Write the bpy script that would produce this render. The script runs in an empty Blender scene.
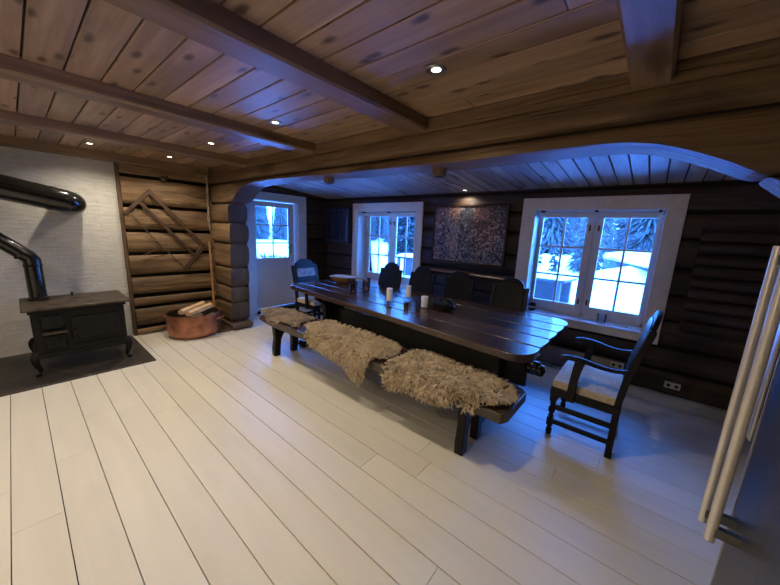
import bpy, bmesh, math, random
from math import sin, cos, pi, radians, sqrt
from mathutils import Vector, Matrix, noise

random.seed(7)
S = bpy.context.scene
COL = S.collection

# ------------------------------------------------------------------ camera
EYE = 1.55
yaw, pitch, roll = -0.6929, -0.19476, 0.04456
ca, sa, cb, sb = cos(yaw), sin(yaw), cos(pitch), sin(pitch)
fwd = Vector((sa * cb, ca * cb, sb)); rgt = Vector((ca, -sa, 0)); up = rgt.cross(fwd)
r2 = rgt * cos(roll) + up * sin(roll); u2 = -rgt * sin(roll) + up * cos(roll)
cam = bpy.data.cameras.new('camera'); cam.sensor_width = 36; cam.lens = 312.5 / 780 * 36
cam.clip_start = 0.02; cam.clip_end = 300
co = bpy.data.objects.new('camera', cam); COL.objects.link(co)
M = Matrix((r2, u2, -fwd)).transposed().to_4x4(); M.translation = (0, 0, EYE)
co.matrix_world = M
S.camera = co

# ------------------------------------------------------------------ world, exposure
W = bpy.data.worlds.new('winter_sky'); S.world = W; W.use_nodes = True
wn = W.node_tree; wn.nodes.clear()
bg = wn.nodes.new('ShaderNodeBackground'); wo = wn.nodes.new('ShaderNodeOutputWorld')
tc = wn.nodes.new('ShaderNodeTexCoord'); sp = wn.nodes.new('ShaderNodeSeparateXYZ')
rp = wn.nodes.new('ShaderNodeValToRGB')
wn.links.new(tc.outputs['Generated'], sp.inputs[0]); wn.links.new(sp.outputs['Z'], rp.inputs[0])
rp.color_ramp.elements[0].position = 0.0; rp.color_ramp.elements[0].color = (0.085, 0.33, 1.0, 1)
rp.color_ramp.elements[1].position = 0.7; rp.color_ramp.elements[1].color = (0.045, 0.21, 1.0, 1)
wn.links.new(rp.outputs[0], bg.inputs[0]); wn.links.new(bg.outputs[0], wo.inputs[0])
SKY = 38.0
bg.inputs[1].default_value = SKY
W.cycles.sampling_method = 'AUTOMATIC'
S.view_settings.view_transform = 'Standard'; S.view_settings.look = 'None'
S.view_settings.gamma = 1; S.view_settings.use_curve_mapping = False
S.view_settings.exposure = 0.0
S.cycles.max_bounces = 8; S.cycles.diffuse_bounces = 5; S.cycles.sample_clamp_indirect = 8
LAMP_W = 37.0
LAMP_COL = (1.0, 0.87, 0.68)

# ------------------------------------------------------------------ materials
def newmat(name):
    m = bpy.data.materials.new(name); m.use_nodes = True
    nt = m.node_tree; b = nt.nodes['Principled BSDF']
    return m, nt, b
def N(nt, t, **k):
    n = nt.nodes.new(t)
    for a, v in k.items(): setattr(n, a, v)
    return n
def mixc(nt, a, b, f, mode='MIX'):
    n = N(nt, 'ShaderNodeMix', data_type='RGBA', blend_type=mode)
    for sock, v in ((6, a), (7, b), (0, f)):
        if isinstance(v, (tuple, float, int)):
            n.inputs[sock].default_value = (*v, 1) if isinstance(v, tuple) else v
        else: nt.links.new(v, n.inputs[sock])
    return n.outputs[2]
def ramp(nt, src, p0, p1, c0=(0, 0, 0), c1=(1, 1, 1)):
    r = N(nt, 'ShaderNodeValToRGB'); e = r.color_ramp.elements
    e[0].position = p0; e[1].position = p1; e[0].color = (*c0, 1); e[1].color = (*c1, 1)
    nt.links.new(src, r.inputs[0]); return r.outputs[0]
def plain(name, col, rough=0.6, metal=0.0, spec=0.5, bump=0, bscale=60, var=0.12):
    m, nt, b = newmat(name)
    b.inputs['Roughness'].default_value = rough; b.inputs['Metallic'].default_value = metal
    b.inputs['Specular IOR Level'].default_value = spec
    t = N(nt, 'ShaderNodeTexCoord'); n = N(nt, 'ShaderNodeTexNoise')
    n.inputs['Scale'].default_value = bscale * 0.25; n.inputs['Detail'].default_value = 4
    nt.links.new(t.outputs['Object'], n.inputs['Vector'])
    c2 = tuple(c * (1 - var * 2) for c in col); c1 = tuple(min(1, c * (1 + var)) for c in col)
    nt.links.new(ramp(nt, n.outputs['Fac'], 0.3, 0.7, c2, c1), b.inputs['Base Color'])
    if bump:
        n2 = N(nt, 'ShaderNodeTexNoise'); n2.inputs['Scale'].default_value = bscale
        n2.inputs['Detail'].default_value = 5
        nt.links.new(t.outputs['Object'], n2.inputs['Vector'])
        bp = N(nt, 'ShaderNodeBump'); bp.inputs['Strength'].default_value = bump; bp.inputs['Distance'].default_value = 0.01
        nt.links.new(n2.outputs['Fac'], bp.inputs['Height']); nt.links.new(bp.outputs[0], b.inputs['Normal'])
    return m
def wood(name, light, dark, axis='x', grain=38, along=1.2, knots=0.5, knotc=None, rough=0.55, ivar=0.35, bump=0.25, spec=0.4, cracks=False, knotscale=3.0, waves=0.5, blot=0.3, v2d=False):
    m, nt, b = newmat(name)
    b.inputs['Roughness'].default_value = rough; b.inputs['Specular IOR Level'].default_value = spec
    t = N(nt, 'ShaderNodeTexCoord'); g = N(nt, 'ShaderNodeNewGeometry')
    # shift each board (mesh island) to its own piece of timber
    cx = N(nt, 'ShaderNodeCombineXYZ')
    for i, k in enumerate((37.0, 17.0, 23.0)):
        ml = N(nt, 'ShaderNodeMath', operation='MULTIPLY'); ml.inputs[1].default_value = k
        nt.links.new(g.outputs['Random Per Island'], ml.inputs[0]); nt.links.new(ml.outputs[0], cx.inputs[i])
    ad = N(nt, 'ShaderNodeVectorMath', operation='ADD')
    nt.links.new(t.outputs['Object'], ad.inputs[0]); nt.links.new(cx.outputs[0], ad.inputs[1])
    def mapped(sc_along, sc_across):
        mp = N(nt, 'ShaderNodeMapping'); s = [sc_across] * 3; s['xyz'.index(axis)] = sc_along
        mp.inputs['Scale'].default_value = s; nt.links.new(ad.outputs[0], mp.inputs[0]); return mp.outputs[0]
    n1 = N(nt, 'ShaderNodeTexNoise'); n1.inputs['Scale'].default_value = 1; n1.inputs['Detail'].default_value = 6
    n1.inputs['Roughness'].default_value = 0.65; n1.inputs['Distortion'].default_value = waves
    nt.links.new(mapped(along, grain), n1.inputs['Vector'])
    n2 = N(nt, 'ShaderNodeTexNoise'); n2.inputs['Scale'].default_value = 1; n2.inputs['Detail'].default_value = 3
    n2.inputs['Distortion'].default_value = 0.8
    nt.links.new(mapped(0.8, 5), n2.inputs['Vector'])
    base = ramp(nt, n1.outputs['Fac'], 0.3, 0.7, dark, light)
    blot = ramp(nt, n2.outputs['Fac'], 0.3, 0.7, (1 - blot * 1.25,) * 3, (1 + blot * 0.4,) * 3)
    c = mixc(nt, base, blot, 1.0, 'MULTIPLY')
    iv = N(nt, 'ShaderNodeMapRange'); iv.inputs[3].default_value = 1 - ivar; iv.inputs[4].default_value = 1 + ivar * 0.6
    nt.links.new(g.outputs['Random Per Island'], iv.inputs[0])
    c = mixc(nt, c, iv.outputs[0], 1.0, 'MULTIPLY')
    if knots:
        v = N(nt, 'ShaderNodeTexVoronoi'); v.inputs['Scale'].default_value = 1; v.inputs['Randomness'].default_value = 1
        if v2d: v.voronoi_dimensions = '2D'
        mpv = mapped(knotscale * 0.55, knotscale * 1.5)
        nz = N(nt, 'ShaderNodeTexNoise'); nz.inputs['Scale'].default_value = 14
        nt.links.new(ad.outputs[0], nz.inputs['Vector'])
        av = N(nt, 'ShaderNodeVectorMath', operation='MULTIPLY_ADD')
        nt.links.new(nz.outputs['Color'], av.inputs[0]); av.inputs[1].default_value = (0.14,) * 3
        nt.links.new(mpv, av.inputs[2]); nt.links.new(av.outputs[0], v.inputs['Vector'])
        k = ramp(nt, v.outputs['Distance'], 0.05 if v2d else 0.13, 0.14 if v2d else 0.26, (knots,) * 3, (0, 0, 0))
        kc = knotc or tuple(x * 0.35 for x in dark)
        c = mixc(nt, c, kc, k)
    nt.links.new(c, b.inputs['Base Color'])
    bp = N(nt, 'ShaderNodeBump'); bp.inputs['Strength'].default_value = bump; bp.inputs['Distance'].default_value = 0.006
    h = n1.outputs['Fac']
    if cracks:
        n3 = N(nt, 'ShaderNodeTexNoise'); n3.inputs['Scale'].default_value = 1; n3.inputs['Detail'].default_value = 2
        nt.links.new(mapped(1.0, 16), n3.inputs['Vector'])
        cr = ramp(nt, n3.outputs['Fac'], 0.36, 0.40, (0, 0, 0), (1, 1, 1))
        cm = N(nt, 'ShaderNodeMath', operation='MULTIPLY'); nt.links.new(cr, cm.inputs[0]); nt.links.new(h, cm.inputs[1]); h = cm.outputs[0]
        bp.inputs['Distance'].default_value = 0.012
        c2 = mixc(nt, c, tuple(x * 0.3 for x in dark), 0.0)
    nt.links.new(h, bp.inputs['Height']); nt.links.new(bp.outputs[0], b.inputs['Normal'])
    return m

MAT = {}
MAT['floor'] = wood('painted_floor', (0.755, 0.705, 0.60), (0.725, 0.675, 0.57), 'x', 30, 1.0, knots=0.12, knotc=(0.5, 0.44, 0.36), rough=0.42, ivar=0.04, bump=0.12, spec=0.45, blot=0.05)
MAT['floor_gap'] = plain('floor_gap', (0.03, 0.028, 0.025), 0.9)
MAT['ceil'] = wood('ceiling_boards', (0.47, 0.315, 0.20), (0.31, 0.195, 0.115), 'x', 30, 1.0, v2d=True, knots=0.9, knotc=(0.06, 0.035, 0.02), rough=0.45, ivar=0.22, bump=0.2, knotscale=4.0)
MAT['ceil_gap'] = plain('ceiling_gap', (0.012, 0.008, 0.005), 0.9)
MAT['beam'] = wood('beam_wood', (0.31, 0.20, 0.13), (0.17, 0.105, 0.065), 'y', 30, 1.0, knots=0.6, rough=0.45, ivar=0.1)
MAT['log_warm'] = wood('hewn_log_wood', (0.36, 0.225, 0.115), (0.13, 0.07, 0.034), 'y', 20, 1.6, knots=0.7, rough=0.6, ivar=0.3, bump=1.0, cracks=True, knotscale=2, blot=0.45)
MAT['log_x'] = wood('hewn_beam_wood', (0.27, 0.165, 0.085), (0.11, 0.062, 0.03), 'x', 20, 1.6, knots=0.7, rough=0.6, ivar=0.22, bump=1.0, cracks=True, knotscale=2)
MAT['log_dark'] = wood('dark_stained_log', (0.095, 0.060, 0.044), (0.034, 0.021, 0.016), 'x', 26, 1.3, knots=0.4, rough=0.6, ivar=0.3, bump=0.5, cracks=True)
MAT['log_dark_y'] = wood('dark_stained_log_side', (0.095, 0.060, 0.044), (0.034, 0.021, 0.016), 'y', 26, 1.3, knots=0.4, rough=0.6, ivar=0.3, bump=0.5, cracks=True)
MAT['ceil2'] = wood('alcove_ceiling_boards', (0.52, 0.48, 0.45), (0.34, 0.31, 0.29), 'y', 30, 1.0, knots=0.75, knotc=(0.05, 0.04, 0.035), rough=0.5, ivar=0.2, bump=0.15)
MAT['moss'] = plain('log_caulking', (0.018, 0.012, 0.008), 0.95)
MAT['trimwood'] = wood('trim_wood', (0.17, 0.10, 0.055), (0.09, 0.05, 0.026), 'z', 30, 1.5, knots=0.4, rough=0.6)
MAT['log_end'] = wood('dark_grey_log_end', (0.12, 0.095, 0.08), (0.055, 0.043, 0.036), 'z', 30, 4, knots=0, rough=0.8, ivar=0.2, bump=0.6)  # darker grey for the cut faces of the left stub
MAT['planky'] = wood('floor_step_wood', (0.17, 0.11, 0.07), (0.08, 0.05, 0.03), 'x', 30, 1.5, knots=0.4, rough=0.6)
MAT['white'] = plain('white_paint', (0.72, 0.70, 0.68), 0.4, var=0.03)
MAT['casing'] = plain('casing_paint', (0.80, 0.69, 0.56), 0.5, var=0.04, bump=0.05)
MAT['basegrey'] = plain('baseboard_paint', (0.36, 0.32, 0.29), 0.6, var=0.08)
MAT['black_table'] = wood('dark_table_wood', (0.085, 0.045, 0.032), (0.030, 0.016, 0.012), 'x', 34, 1.2, knots=0.4, rough=0.24, ivar=0.35, bump=0.15, spec=0.6)
MAT['black_wood'] = wood('black_stained_wood', (0.014, 0.011, 0.010), (0.006, 0.005, 0.0045), 'z', 30, 1.5, knots=0, rough=0.34, ivar=0.1, bump=0.1, spec=0.22)
MAT['bench'] = wood('bench_wood', (0.10, 0.068, 0.046), (0.045, 0.03, 0.02), 'x', 34, 1.2, knots=0.4, rough=0.32, ivar=0.2, bump=0.15, spec=0.6)
MAT['cushion'] = plain('beige_upholstery', (0.56, 0.46, 0.33), 0.8, bump=0.2, bscale=150)
MAT['bandfab'] = plain('pale_woven_panel', (0.26, 0.25, 0.27), 0.8, bump=0.3, bscale=60, var=0.4)
MAT['iron'] = plain('cast_iron', (0.011, 0.010, 0.009), 0.55, 0.0, 0.18, bump=0.15, bscale=90)
MAT['irontop'] = plain('worn_iron_top', (0.075, 0.055, 0.038), 0.5, 0.2, 0.4, bump=0.1, bscale=40, var=0.3)
MAT['enamel'] = plain('black_enamel', (0.012, 0.012, 0.012), 0.16, 0.0, 0.6)
MAT['lacquer'] = plain('black_lacquer', (0.009, 0.009, 0.012), 0.48, 0.0, 0.16)
MAT['copper'] = plain('aged_copper', (0.44, 0.19, 0.115), 0.42, 0.8, bump=0.25, bscale=30, var=0.25)
MAT['copper_in'] = plain('dark_inner_copper', (0.05, 0.035, 0.028), 0.6, 0.6, bump=0.2)  # inside of the tub, darker than its outside
MAT['firewood'] = wood('split_birch', (0.72, 0.50, 0.28), (0.55, 0.35, 0.18), 'x', 40, 2, knots=0, rough=0.8, ivar=0.2)
MAT['steel'] = plain('brushed_steel', (0.20, 0.195, 0.185), 0.38, 1.0, bump=0.03, bscale=120, var=0.05)
MAT['handle'] = plain('handle_metal', (0.72, 0.68, 0.61), 0.4, 0.6, var=0.04)
MAT['seam'] = plain('pale_door_edge', (0.55, 0.55, 0.55), 0.3, 0.6, var=0.02)
MAT['wax'] = plain('candle_wax', (0.92, 0.87, 0.80), 0.5, var=0.03)
MAT['wick'] = plain('wick', (0.02, 0.02, 0.02), 0.9)
MAT['bowl'] = wood('pale_carved_wood', (0.48, 0.28, 0.15), (0.30, 0.16, 0.08), 'x', 30, 2, knots=0, rough=0.75, bump=0.1)
MAT['bowl_rim'] = plain('worn_rim', (0.42, 0.34, 0.27), 0.75, 0, 0.15)
MAT['clothblack'] = plain('black_leather', (0.008, 0.008, 0.009), 0.45, 0, 0.25, bump=0.4, bscale=40)
MAT['plastic'] = plain('white_plastic', (0.62, 0.60, 0.56), 0.4, var=0.02)
MAT['darkhole'] = plain('dark_recess', (0.02, 0.02, 0.02), 0.7)
MAT['pole'] = wood('varnished_pole', (0.42, 0.23, 0.10), (0.26, 0.13, 0.055), 'z', 40, 3, knots=0, rough=0.4)
MAT['saww'] = wood('old_saw_wood', (0.11, 0.058, 0.032), (0.05, 0.026, 0.014), 'y', 40, 3, knots=0, rough=0.55)
MAT['cord'] = plain('old_cord', (0.11, 0.08, 0.055), 0.9)
MAT['cable'] = plain('old_white_cable', (0.36, 0.32, 0.27), 0.6, var=0.3, bscale=60)
MAT['fleece'] = plain('fleece_wool', (0.57, 0.45, 0.31), 0.95, 0, 0.1, var=0.14, bscale=50)
MAT['fleece2'] = plain('fleece_wool_grey', (0.40, 0.31, 0.235), 0.95, 0, 0.1, var=0.25, bscale=50)
MAT['snow'] = plain('snow', (0.90, 0.89, 0.88), 0.9, 0, 0.1, bump=0.3, bscale=3, var=0.02)
MAT['bark'] = plain('bark', (0.09, 0.07, 0.055), 0.9)
MAT['spruce'] = plain('spruce_needles', (0.10, 0.14, 0.13), 0.9, 0, 0.1, var=0.4, bscale=14)
MAT['slate_dark'] = plain('outdoor_table_wood', (0.055, 0.05, 0.05), 0.8)
MAT['hook'] = plain('dark_iron_fitting', (0.03, 0.025, 0.022), 0.5, 0.6)
MAT['spotring'] = plain('lamp_ring_steel', (0.35, 0.33, 0.30), 0.35, 0.9, var=0.02)

def snowy(name, green):
    m, nt, b = newmat(name); b.inputs['Roughness'].default_value = 0.95
    b.inputs['Specular IOR Level'].default_value = 0.1
    g = N(nt, 'ShaderNodeTexCoord'); sx = N(nt, 'ShaderNodeSeparateXYZ')
    n = N(nt, 'ShaderNodeTexNoise'); n.inputs['Scale'].default_value = 7; n.inputs['Detail'].default_value = 8; n.inputs['Roughness'].default_value = 0.7
    nt.links.new(g.outputs['Object'], n.inputs['Vector'])
    f = ramp(nt, n.outputs['Fac'], 0.56, 0.64)
    nt.links.new(mixc(nt, green, (0.35, 0.38, 0.42), f), b.inputs['Base Color'])
    return m
MAT['snowspruce'] = snowy('snow_dusted_spruce', (0.06, 0.07, 0.06))
MAT['darkspruce'] = snowy('dark_spruce', (0.02, 0.028, 0.028))

def mat_brick():
    m, nt, b = newmat('whitewashed_brick'); b.inputs['Roughness'].default_value = 0.75
    t = N(nt, 'ShaderNodeTexCoord'); mp = N(nt, 'ShaderNodeMapping'); mp.inputs['Rotation'].default_value = (0, radians(90), radians(90))
    s = N(nt, 'ShaderNodeSeparateXYZ'); c = N(nt, 'ShaderNodeCombineXYZ')
    nt.links.new(t.outputs['Object'], s.inputs[0]); nt.links.new(s.outputs['Y'], c.inputs[0]); nt.links.new(s.outputs['Z'], c.inputs[1])
    nz = N(nt, 'ShaderNodeTexNoise'); nz.inputs['Scale'].default_value = 9
    nt.links.new(t.outputs['Object'], nz.inputs['Vector'])
    av = N(nt, 'ShaderNodeVectorMath', operation='MULTIPLY_ADD'); av.inputs[1].default_value = (0.012,) * 3
    nt.links.new(nz.outputs['Color'], av.inputs[0]); nt.links.new(c.outputs[0], av.inputs[2])
    br = N(nt, 'ShaderNodeTexBrick'); br.inputs['Scale'].default_value = 1.0
    br.inputs['Brick Width'].default_value = 0.20; br.inputs['Row Height'].default_value = 0.048
    br.inputs['Mortar Size'].default_value = 0.006; br.inputs['Mortar Smooth'].default_value = 0.6
    br.inputs['Color1'].default_value = (1, 1, 1, 1); br.inputs['Color2'].default_value = (0.75, 0.75, 0.75, 1); br.inputs['Mortar'].default_value = (0, 0, 0, 1)
    nt.links.new(av.outputs[0], br.inputs['Vector'])
    n2 = N(nt, 'ShaderNodeTexNoise'); n2.inputs['Scale'].default_value = 26; n2.inputs['Detail'].default_value = 6
    nt.links.new(t.outputs['Object'], n2.inputs['Vector'])
    ml = N(nt, 'ShaderNodeMath', operation='MULTIPLY_ADD'); ml.inputs[1].default_value = 0.8
    bw = N(nt, 'ShaderNodeMath', operation='MULTIPLY'); bw.inputs[1].default_value = 0.28; nt.links.new(br.outputs['Color'], bw.inputs[0])
    mp2 = N(nt, 'ShaderNodeMapping'); mp2.inputs['Scale'].default_value = (1, 0.35, 1.5); nt.links.new(t.outputs['Object'], mp2.inputs[0]); nt.links.new(mp2.outputs[0], n2.inputs['Vector'])
    nt.links.new(n2.outputs['Fac'], ml.inputs[0]); nt.links.new(bw.outputs[0], ml.inputs[2])
    bp = N(nt, 'ShaderNodeBump'); bp.inputs['Strength'].default_value = 0.6; bp.inputs['Distance'].default_value = 0.012
    nt.links.new(ml.outputs[0], bp.inputs['Height']); nt.links.new(bp.outputs[0], b.inputs['Normal'])
    nt.links.new(ramp(nt, n2.outputs['Fac'], 0.25, 0.6, (0.47, 0.46, 0.43), (0.58, 0.565, 0.53)), b.inputs['Base Color'])
    return m
MAT['brick'] = mat_brick()
def mat_slate():
    m, nt, b = newmat('hearth_slate'); b.inputs['Roughness'].default_value = 0.45
    t = N(nt, 'ShaderNodeTexCoord'); v = N(nt, 'ShaderNodeTexVoronoi', feature='DISTANCE_TO_EDGE'); v.inputs['Scale'].default_value = 1.7
    nt.links.new(t.outputs['Object'], v.inputs['Vector'])
    n = N(nt, 'ShaderNodeTexNoise'); n.inputs['Scale'].default_value = 5; n.inputs['Detail'].default_value = 5
    nt.links.new(t.outputs['Object'], n.inputs['Vector'])
    c = ramp(nt, n.outputs['Fac'], 0.3, 0.7, (0.022, 0.018, 0.015), (0.06, 0.048, 0.037))
    f = ramp(nt, v.outputs['Distance'], 0.008, 0.02, (1, 1, 1), (0, 0, 0))
    nt.links.new(mixc(nt, c, (0.09, 0.075, 0.06), f), b.inputs['Base Color'])
    bp = N(nt, 'ShaderNodeBump'); bp.inputs['Strength'].default_value = 0.3; bp.inputs['Distance'].default_value = 0.01
    nt.links.new(n.outputs['Fac'], bp.inputs['Height']); nt.links.new(bp.outputs[0], b.inputs['Normal'])
    return m
MAT['slate'] = mat_slate()
def mat_glass(name, tint=(1, 1, 1), rough=0.02, fac=None):
    m = bpy.data.materials.new(name); m.use_nodes = True; nt = m.node_tree; nt.nodes.clear()
    o = N(nt, 'ShaderNodeOutputMaterial'); tr = N(nt, 'ShaderNodeBsdfTransparent'); gl = N(nt, 'ShaderNodeBsdfGlossy')
    tr.inputs[0].default_value = (*tint, 1); gl.inputs['Roughness'].default_value = rough
    mx = N(nt, 'ShaderNodeMixShader'); fr = N(nt, 'ShaderNodeFresnel'); fr.inputs[0].default_value = 1.45
    nt.links.new(fr.outputs[0], mx.inputs[0]); nt.links.new(tr.outputs[0], mx.inputs[1]); nt.links.new(gl.outputs[0], mx.inputs[2])
    nt.links.new(mx.outputs[0], o.inputs[0]); return m
MAT['pane'] = mat_glass('window_pane', (0.96, 0.98, 1.0))
MAT['smokeglass'] = mat_glass('smoky_glass', (0.80, 0.66, 0.60))
MAT['clearglass'] = mat_glass('clear_glass', (0.90, 0.94, 0.98))
def mat_emit(name, col, st):
    m = bpy.data.materials.new(name); m.use_nodes = True; nt = m.node_tree; nt.nodes.clear()
    o = N(nt, 'ShaderNodeOutputMaterial'); e = N(nt, 'ShaderNodeEmission'); e.inputs[0].default_value = (*col, 1); e.inputs[1].default_value = st
    nt.links.new(e.outputs[0], o.inputs[0]); return m
MAT['bulb'] = mat_emit('lit_bulb', (1.0, 0.9, 0.75), 9)
MAT['bulb_off'] = plain('unlit_bulb', (0.7, 0.6, 0.6), 0.3)
def mat_art():
    m, nt, b = newmat('abstract_collage'); b.inputs['Roughness'].default_value = 0.55
    t = N(nt, 'ShaderNodeTexCoord'); s = N(nt, 'ShaderNodeSeparateXYZ'); nt.links.new(t.outputs['Object'], s.inputs[0])
    # vertical bands across the picture
    r = N(nt, 'ShaderNodeValToRGB'); r.color_ramp.interpolation = 'CONSTANT'; e = r.color_ramp.elements
    e[0].position = 0; e[0].color = (0.17, 0.105, 0.10, 1); e[1].position = 0.22; e[1].color = (0.28, 0.19, 0.15, 1)
    for p, c in ((0.38, (0.075, 0.085, 0.10)), (0.56, (0.12, 0.06, 0.05)), (0.72, (0.15, 0.08, 0.06)), (0.86, (0.09, 0.075, 0.07))):
        k = e.new(p); k.color = (*c, 1)
    mr = N(nt, 'ShaderNodeMapRange'); mr.inputs[1].default_value = -0.56; mr.inputs[2].default_value = 0.56
    nz = N(nt, 'ShaderNodeTexNoise'); nz.inputs['Scale'].default_value = 7; nt.links.new(t.outputs['Object'], nz.inputs['Vector'])
    wa = N(nt, 'ShaderNodeMath', operation='MULTIPLY_ADD'); wa.inputs[1].default_value = 0.22; nt.links.new(nz.outputs['Fac'], wa.inputs[0]); nt.links.new(s.outputs['X'], wa.inputs[2])
    wb_ = N(nt, 'ShaderNodeMath', operation='SUBTRACT'); wb_.inputs[1].default_value = 0.11; nt.links.new(wa.outputs[0], wb_.inputs[0])
    nt.links.new(wb_.outputs[0], mr.inputs[0]); nt.links.new(mr.outputs[0], r.inputs[0])
    n = N(nt, 'ShaderNodeTexNoise'); n.inputs['Scale'].default_value = 12; n.inputs['Detail'].default_value = 7; n.inputs['Distortion'].default_value = 2.5
    nt.links.new(t.outputs['Object'], n.inputs['Vector'])
    n2 = N(nt, 'ShaderNodeTexNoise'); n2.inputs['Scale'].default_value = 4; n2.inputs['Detail'].default_value = 4; nt.links.new(t.outputs['Object'], n2.inputs['Vector'])
    # pale scribbles get denser towards the foot of the picture
    z = N(nt, 'ShaderNodeMapRange'); z.inputs[1].default_value = -0.4; z.inputs[2].default_value = 0.4; z.inputs[3].default_value = 0.09; z.inputs[4].default_value = -0.02
    nt.links.new(s.outputs['Z'], z.inputs[0])
    a = N(nt, 'ShaderNodeMath', operation='ADD'); nt.links.new(n.outputs['Fac'], a.inputs[0]); nt.links.new(z.outputs[0], a.inputs[1])
    f1 = ramp(nt, a.outputs[0], 0.57, 0.62); f2 = ramp(nt, n.outputs['Fac'], 0.42, 0.47, (1, 1, 1), (0, 0, 0))
    c = mixc(nt, r.outputs[0], (0.36, 0.34, 0.30), f1); c = mixc(nt, c, (0.015, 0.015, 0.018), f2)
    c = mixc(nt, c, ramp(nt, n2.outputs['Fac'], 0.35, 0.65, (0.5, 0.6, 0.7), (1.2, 0.9, 0.8)), 1.0, 'MULTIPLY')
    nt.links.new(c, b.inputs['Base Color']); return m
MAT['art'] = mat_art()

# ------------------------------------------------------------------ mesh helpers
class MB:
    def __init__(s): s.v = []; s.f = []
    def add(s, vs, fs):
        o = len(s.v); s.v += [tuple(p) for p in vs]; s.f += [tuple(i + o for i in f) for f in fs]; return s
    def box(s, x0, x1, y0, y1, z0, z1, M=None):
        vs = [Vector((x, y, z)) for z in (z0, z1) for y in (y0, y1) for x in (x0, x1)]
        if M: vs = [M @ p for p in vs]
        return s.add(vs, [(0, 2, 3, 1), (4, 5, 7, 6), (0, 1, 5, 4), (2, 6, 7, 3), (0, 4, 6, 2), (1, 3, 7, 5)])
    def bar(s, a, b, w, h, upv=(0, 0, 1)):
        a = Vector(a); b = Vector(b); d = (b - a); L = d.length; d.normalize(); u = Vector(upv)
        if abs(d.dot(u)) > 0.98: u = Vector((1, 0, 0))
        r = d.cross(u).normalized(); u = r.cross(d).normalized()
        Mx = Matrix((d, r, u)).transposed().to_4x4(); Mx.translation = a
        return s.box(0, L, -w / 2, w / 2, -h / 2, h / 2, Mx)
    def tube(s, pts, rad, seg=12, caps=True, flat=1.0, upv=(0, 0, 1)):
        pts = [Vector(p) for p in pts]; n = len(pts)
        if not isinstance(rad, (list, tuple)): rad = [rad] * n
        o = len(s.v); u = Vector(upv); prev = None
        for i, p in enumerate(pts):
            d = (pts[min(i + 1, n - 1)] - pts[max(i - 1, 0)]).normalized()
            if prev is None:
                if abs(d.dot(u)) > 0.95: u = Vector((1, 0, 0)) if abs(d.x) < 0.9 else Vector((0, 1, 0))
                r = d.cross(u).normalized()
            else:
                r = (prev - d * prev.dot(d)).normalized()
            prev = r; q = r.cross(d)
            for k in range(seg):
                a = 2 * pi * k / seg; s.v.append(tuple(p + r * cos(a) * rad[i] + q * sin(a) * rad[i] * flat))
        for i in range(n - 1):
            for k in range(seg):
                k2 = (k + 1) % seg; s.f.append((o + i * seg + k, o + i * seg + k2, o + (i + 1) * seg + k2, o + (i + 1) * seg + k))
        if caps:
            s.f.append(tuple(o + k for k in range(seg))[::-1]); s.f.append(tuple(o + (n - 1) * seg + k for k in range(seg)))
        return s
    def lathe(s, prof, c=(0, 0, 0), seg=24, sx=1, sy=1):
        o = len(s.v); n = len(prof)
        for r, z in prof:
            for k in range(seg):
                a = 2 * pi * k / seg; s.v.append((c[0] + r * cos(a) * sx, c[1] + r * sin(a) * sy, c[2] + z))
        for i in range(n - 1):
            for k in range(seg):
                k2 = (k + 1) % seg; s.f.append((o + i * seg + k, o + i * seg + k2, o + (i + 1) * seg + k2, o + (i + 1) * seg + k))
        s.f.append(tuple(o + k for k in range(seg))[::-1]); s.f.append(tuple(o + (n - 1) * seg + k for k in range(seg)))
        return s
    def prism(s, poly, fn, t0, t1):
        n = len(poly); a = [fn(p[0], p[1], t0) for p in poly]; b = [fn(p[0], p[1], t1) for p in poly]
        return s.add(a + b, [tuple(range(n))[::-1], tuple(range(n, 2 * n))] + [(i, (i + 1) % n, n + (i + 1) % n, n + i) for i in range(n)])
    def tf(s, Mx): s.v = [tuple(Mx @ Vector(p)) for p in s.v]; return s

def mesh_of(name, mb, mat, smooth=True, fix=True):
    me = bpy.data.meshes.new(name); me.from_pydata(mb.v, [], mb.f)
    if fix:
        bm = bmesh.new(); bm.from_mesh(me); bmesh.ops.recalc_face_normals(bm, faces=bm.faces); bm.to_mesh(me); bm.free()
    if smooth:
        me.shade_smooth(); me.set_sharp_from_angle(angle=radians(38))
    me.materials.append(MAT[mat] if isinstance(mat, str) else mat); return me
def obj(name, mb, mat, parent=None, bevel=0, seg=2, smooth=True, fix=True, at=None):
    """links one mesh; coordinates are world ones unless the parent says local"""
    if parent is not None and not parent.get('_local'):
        off = Vector(parent['_w']); mb = shift(mb, -off)
    elif at is not None: mb = shift(mb, -Vector(at))
    o = bpy.data.objects.new(name, mesh_of(name, mb, mat, smooth, fix)); COL.objects.link(o)
    if at is not None and parent is None: o.location = at
    o['_w'] = tuple(at) if at is not None else ((Vector(parent['_w'])[:] if parent is not None else (0, 0, 0)))
    if parent is not None: o.parent = parent; o['_local'] = parent.get('_local', 0)
    if bevel:
        b = o.modifiers.new('bevel', 'BEVEL'); b.width = bevel; b.segments = seg; b.limit_method = 'ANGLE'; b.angle_limit = radians(40)
    return o
def shift(mb, d):
    m = MB(); m.f = list(mb.f); m.v = [(p[0] + d[0], p[1] + d[1], p[2] + d[2]) for p in mb.v]; return m
def tag(o, label=None, cat=None, group=None, kind=None):
    if label: o['label'] = label
    if cat: o['category'] = cat
    if group: o['group'] = group
    if kind: o['kind'] = kind
    return o
def thing(name, label, cat, loc=(0, 0, 0), rz=0, group=None, local=False):
    o = bpy.data.objects.new(name, None); COL.objects.link(o); o.location = loc; o.rotation_euler = (0, 0, rz)
    o['_w'] = tuple(loc); o['_local'] = 1 if local else 0; o.empty_display_size = 0.1
    return tag(o, label, cat, group)
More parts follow.
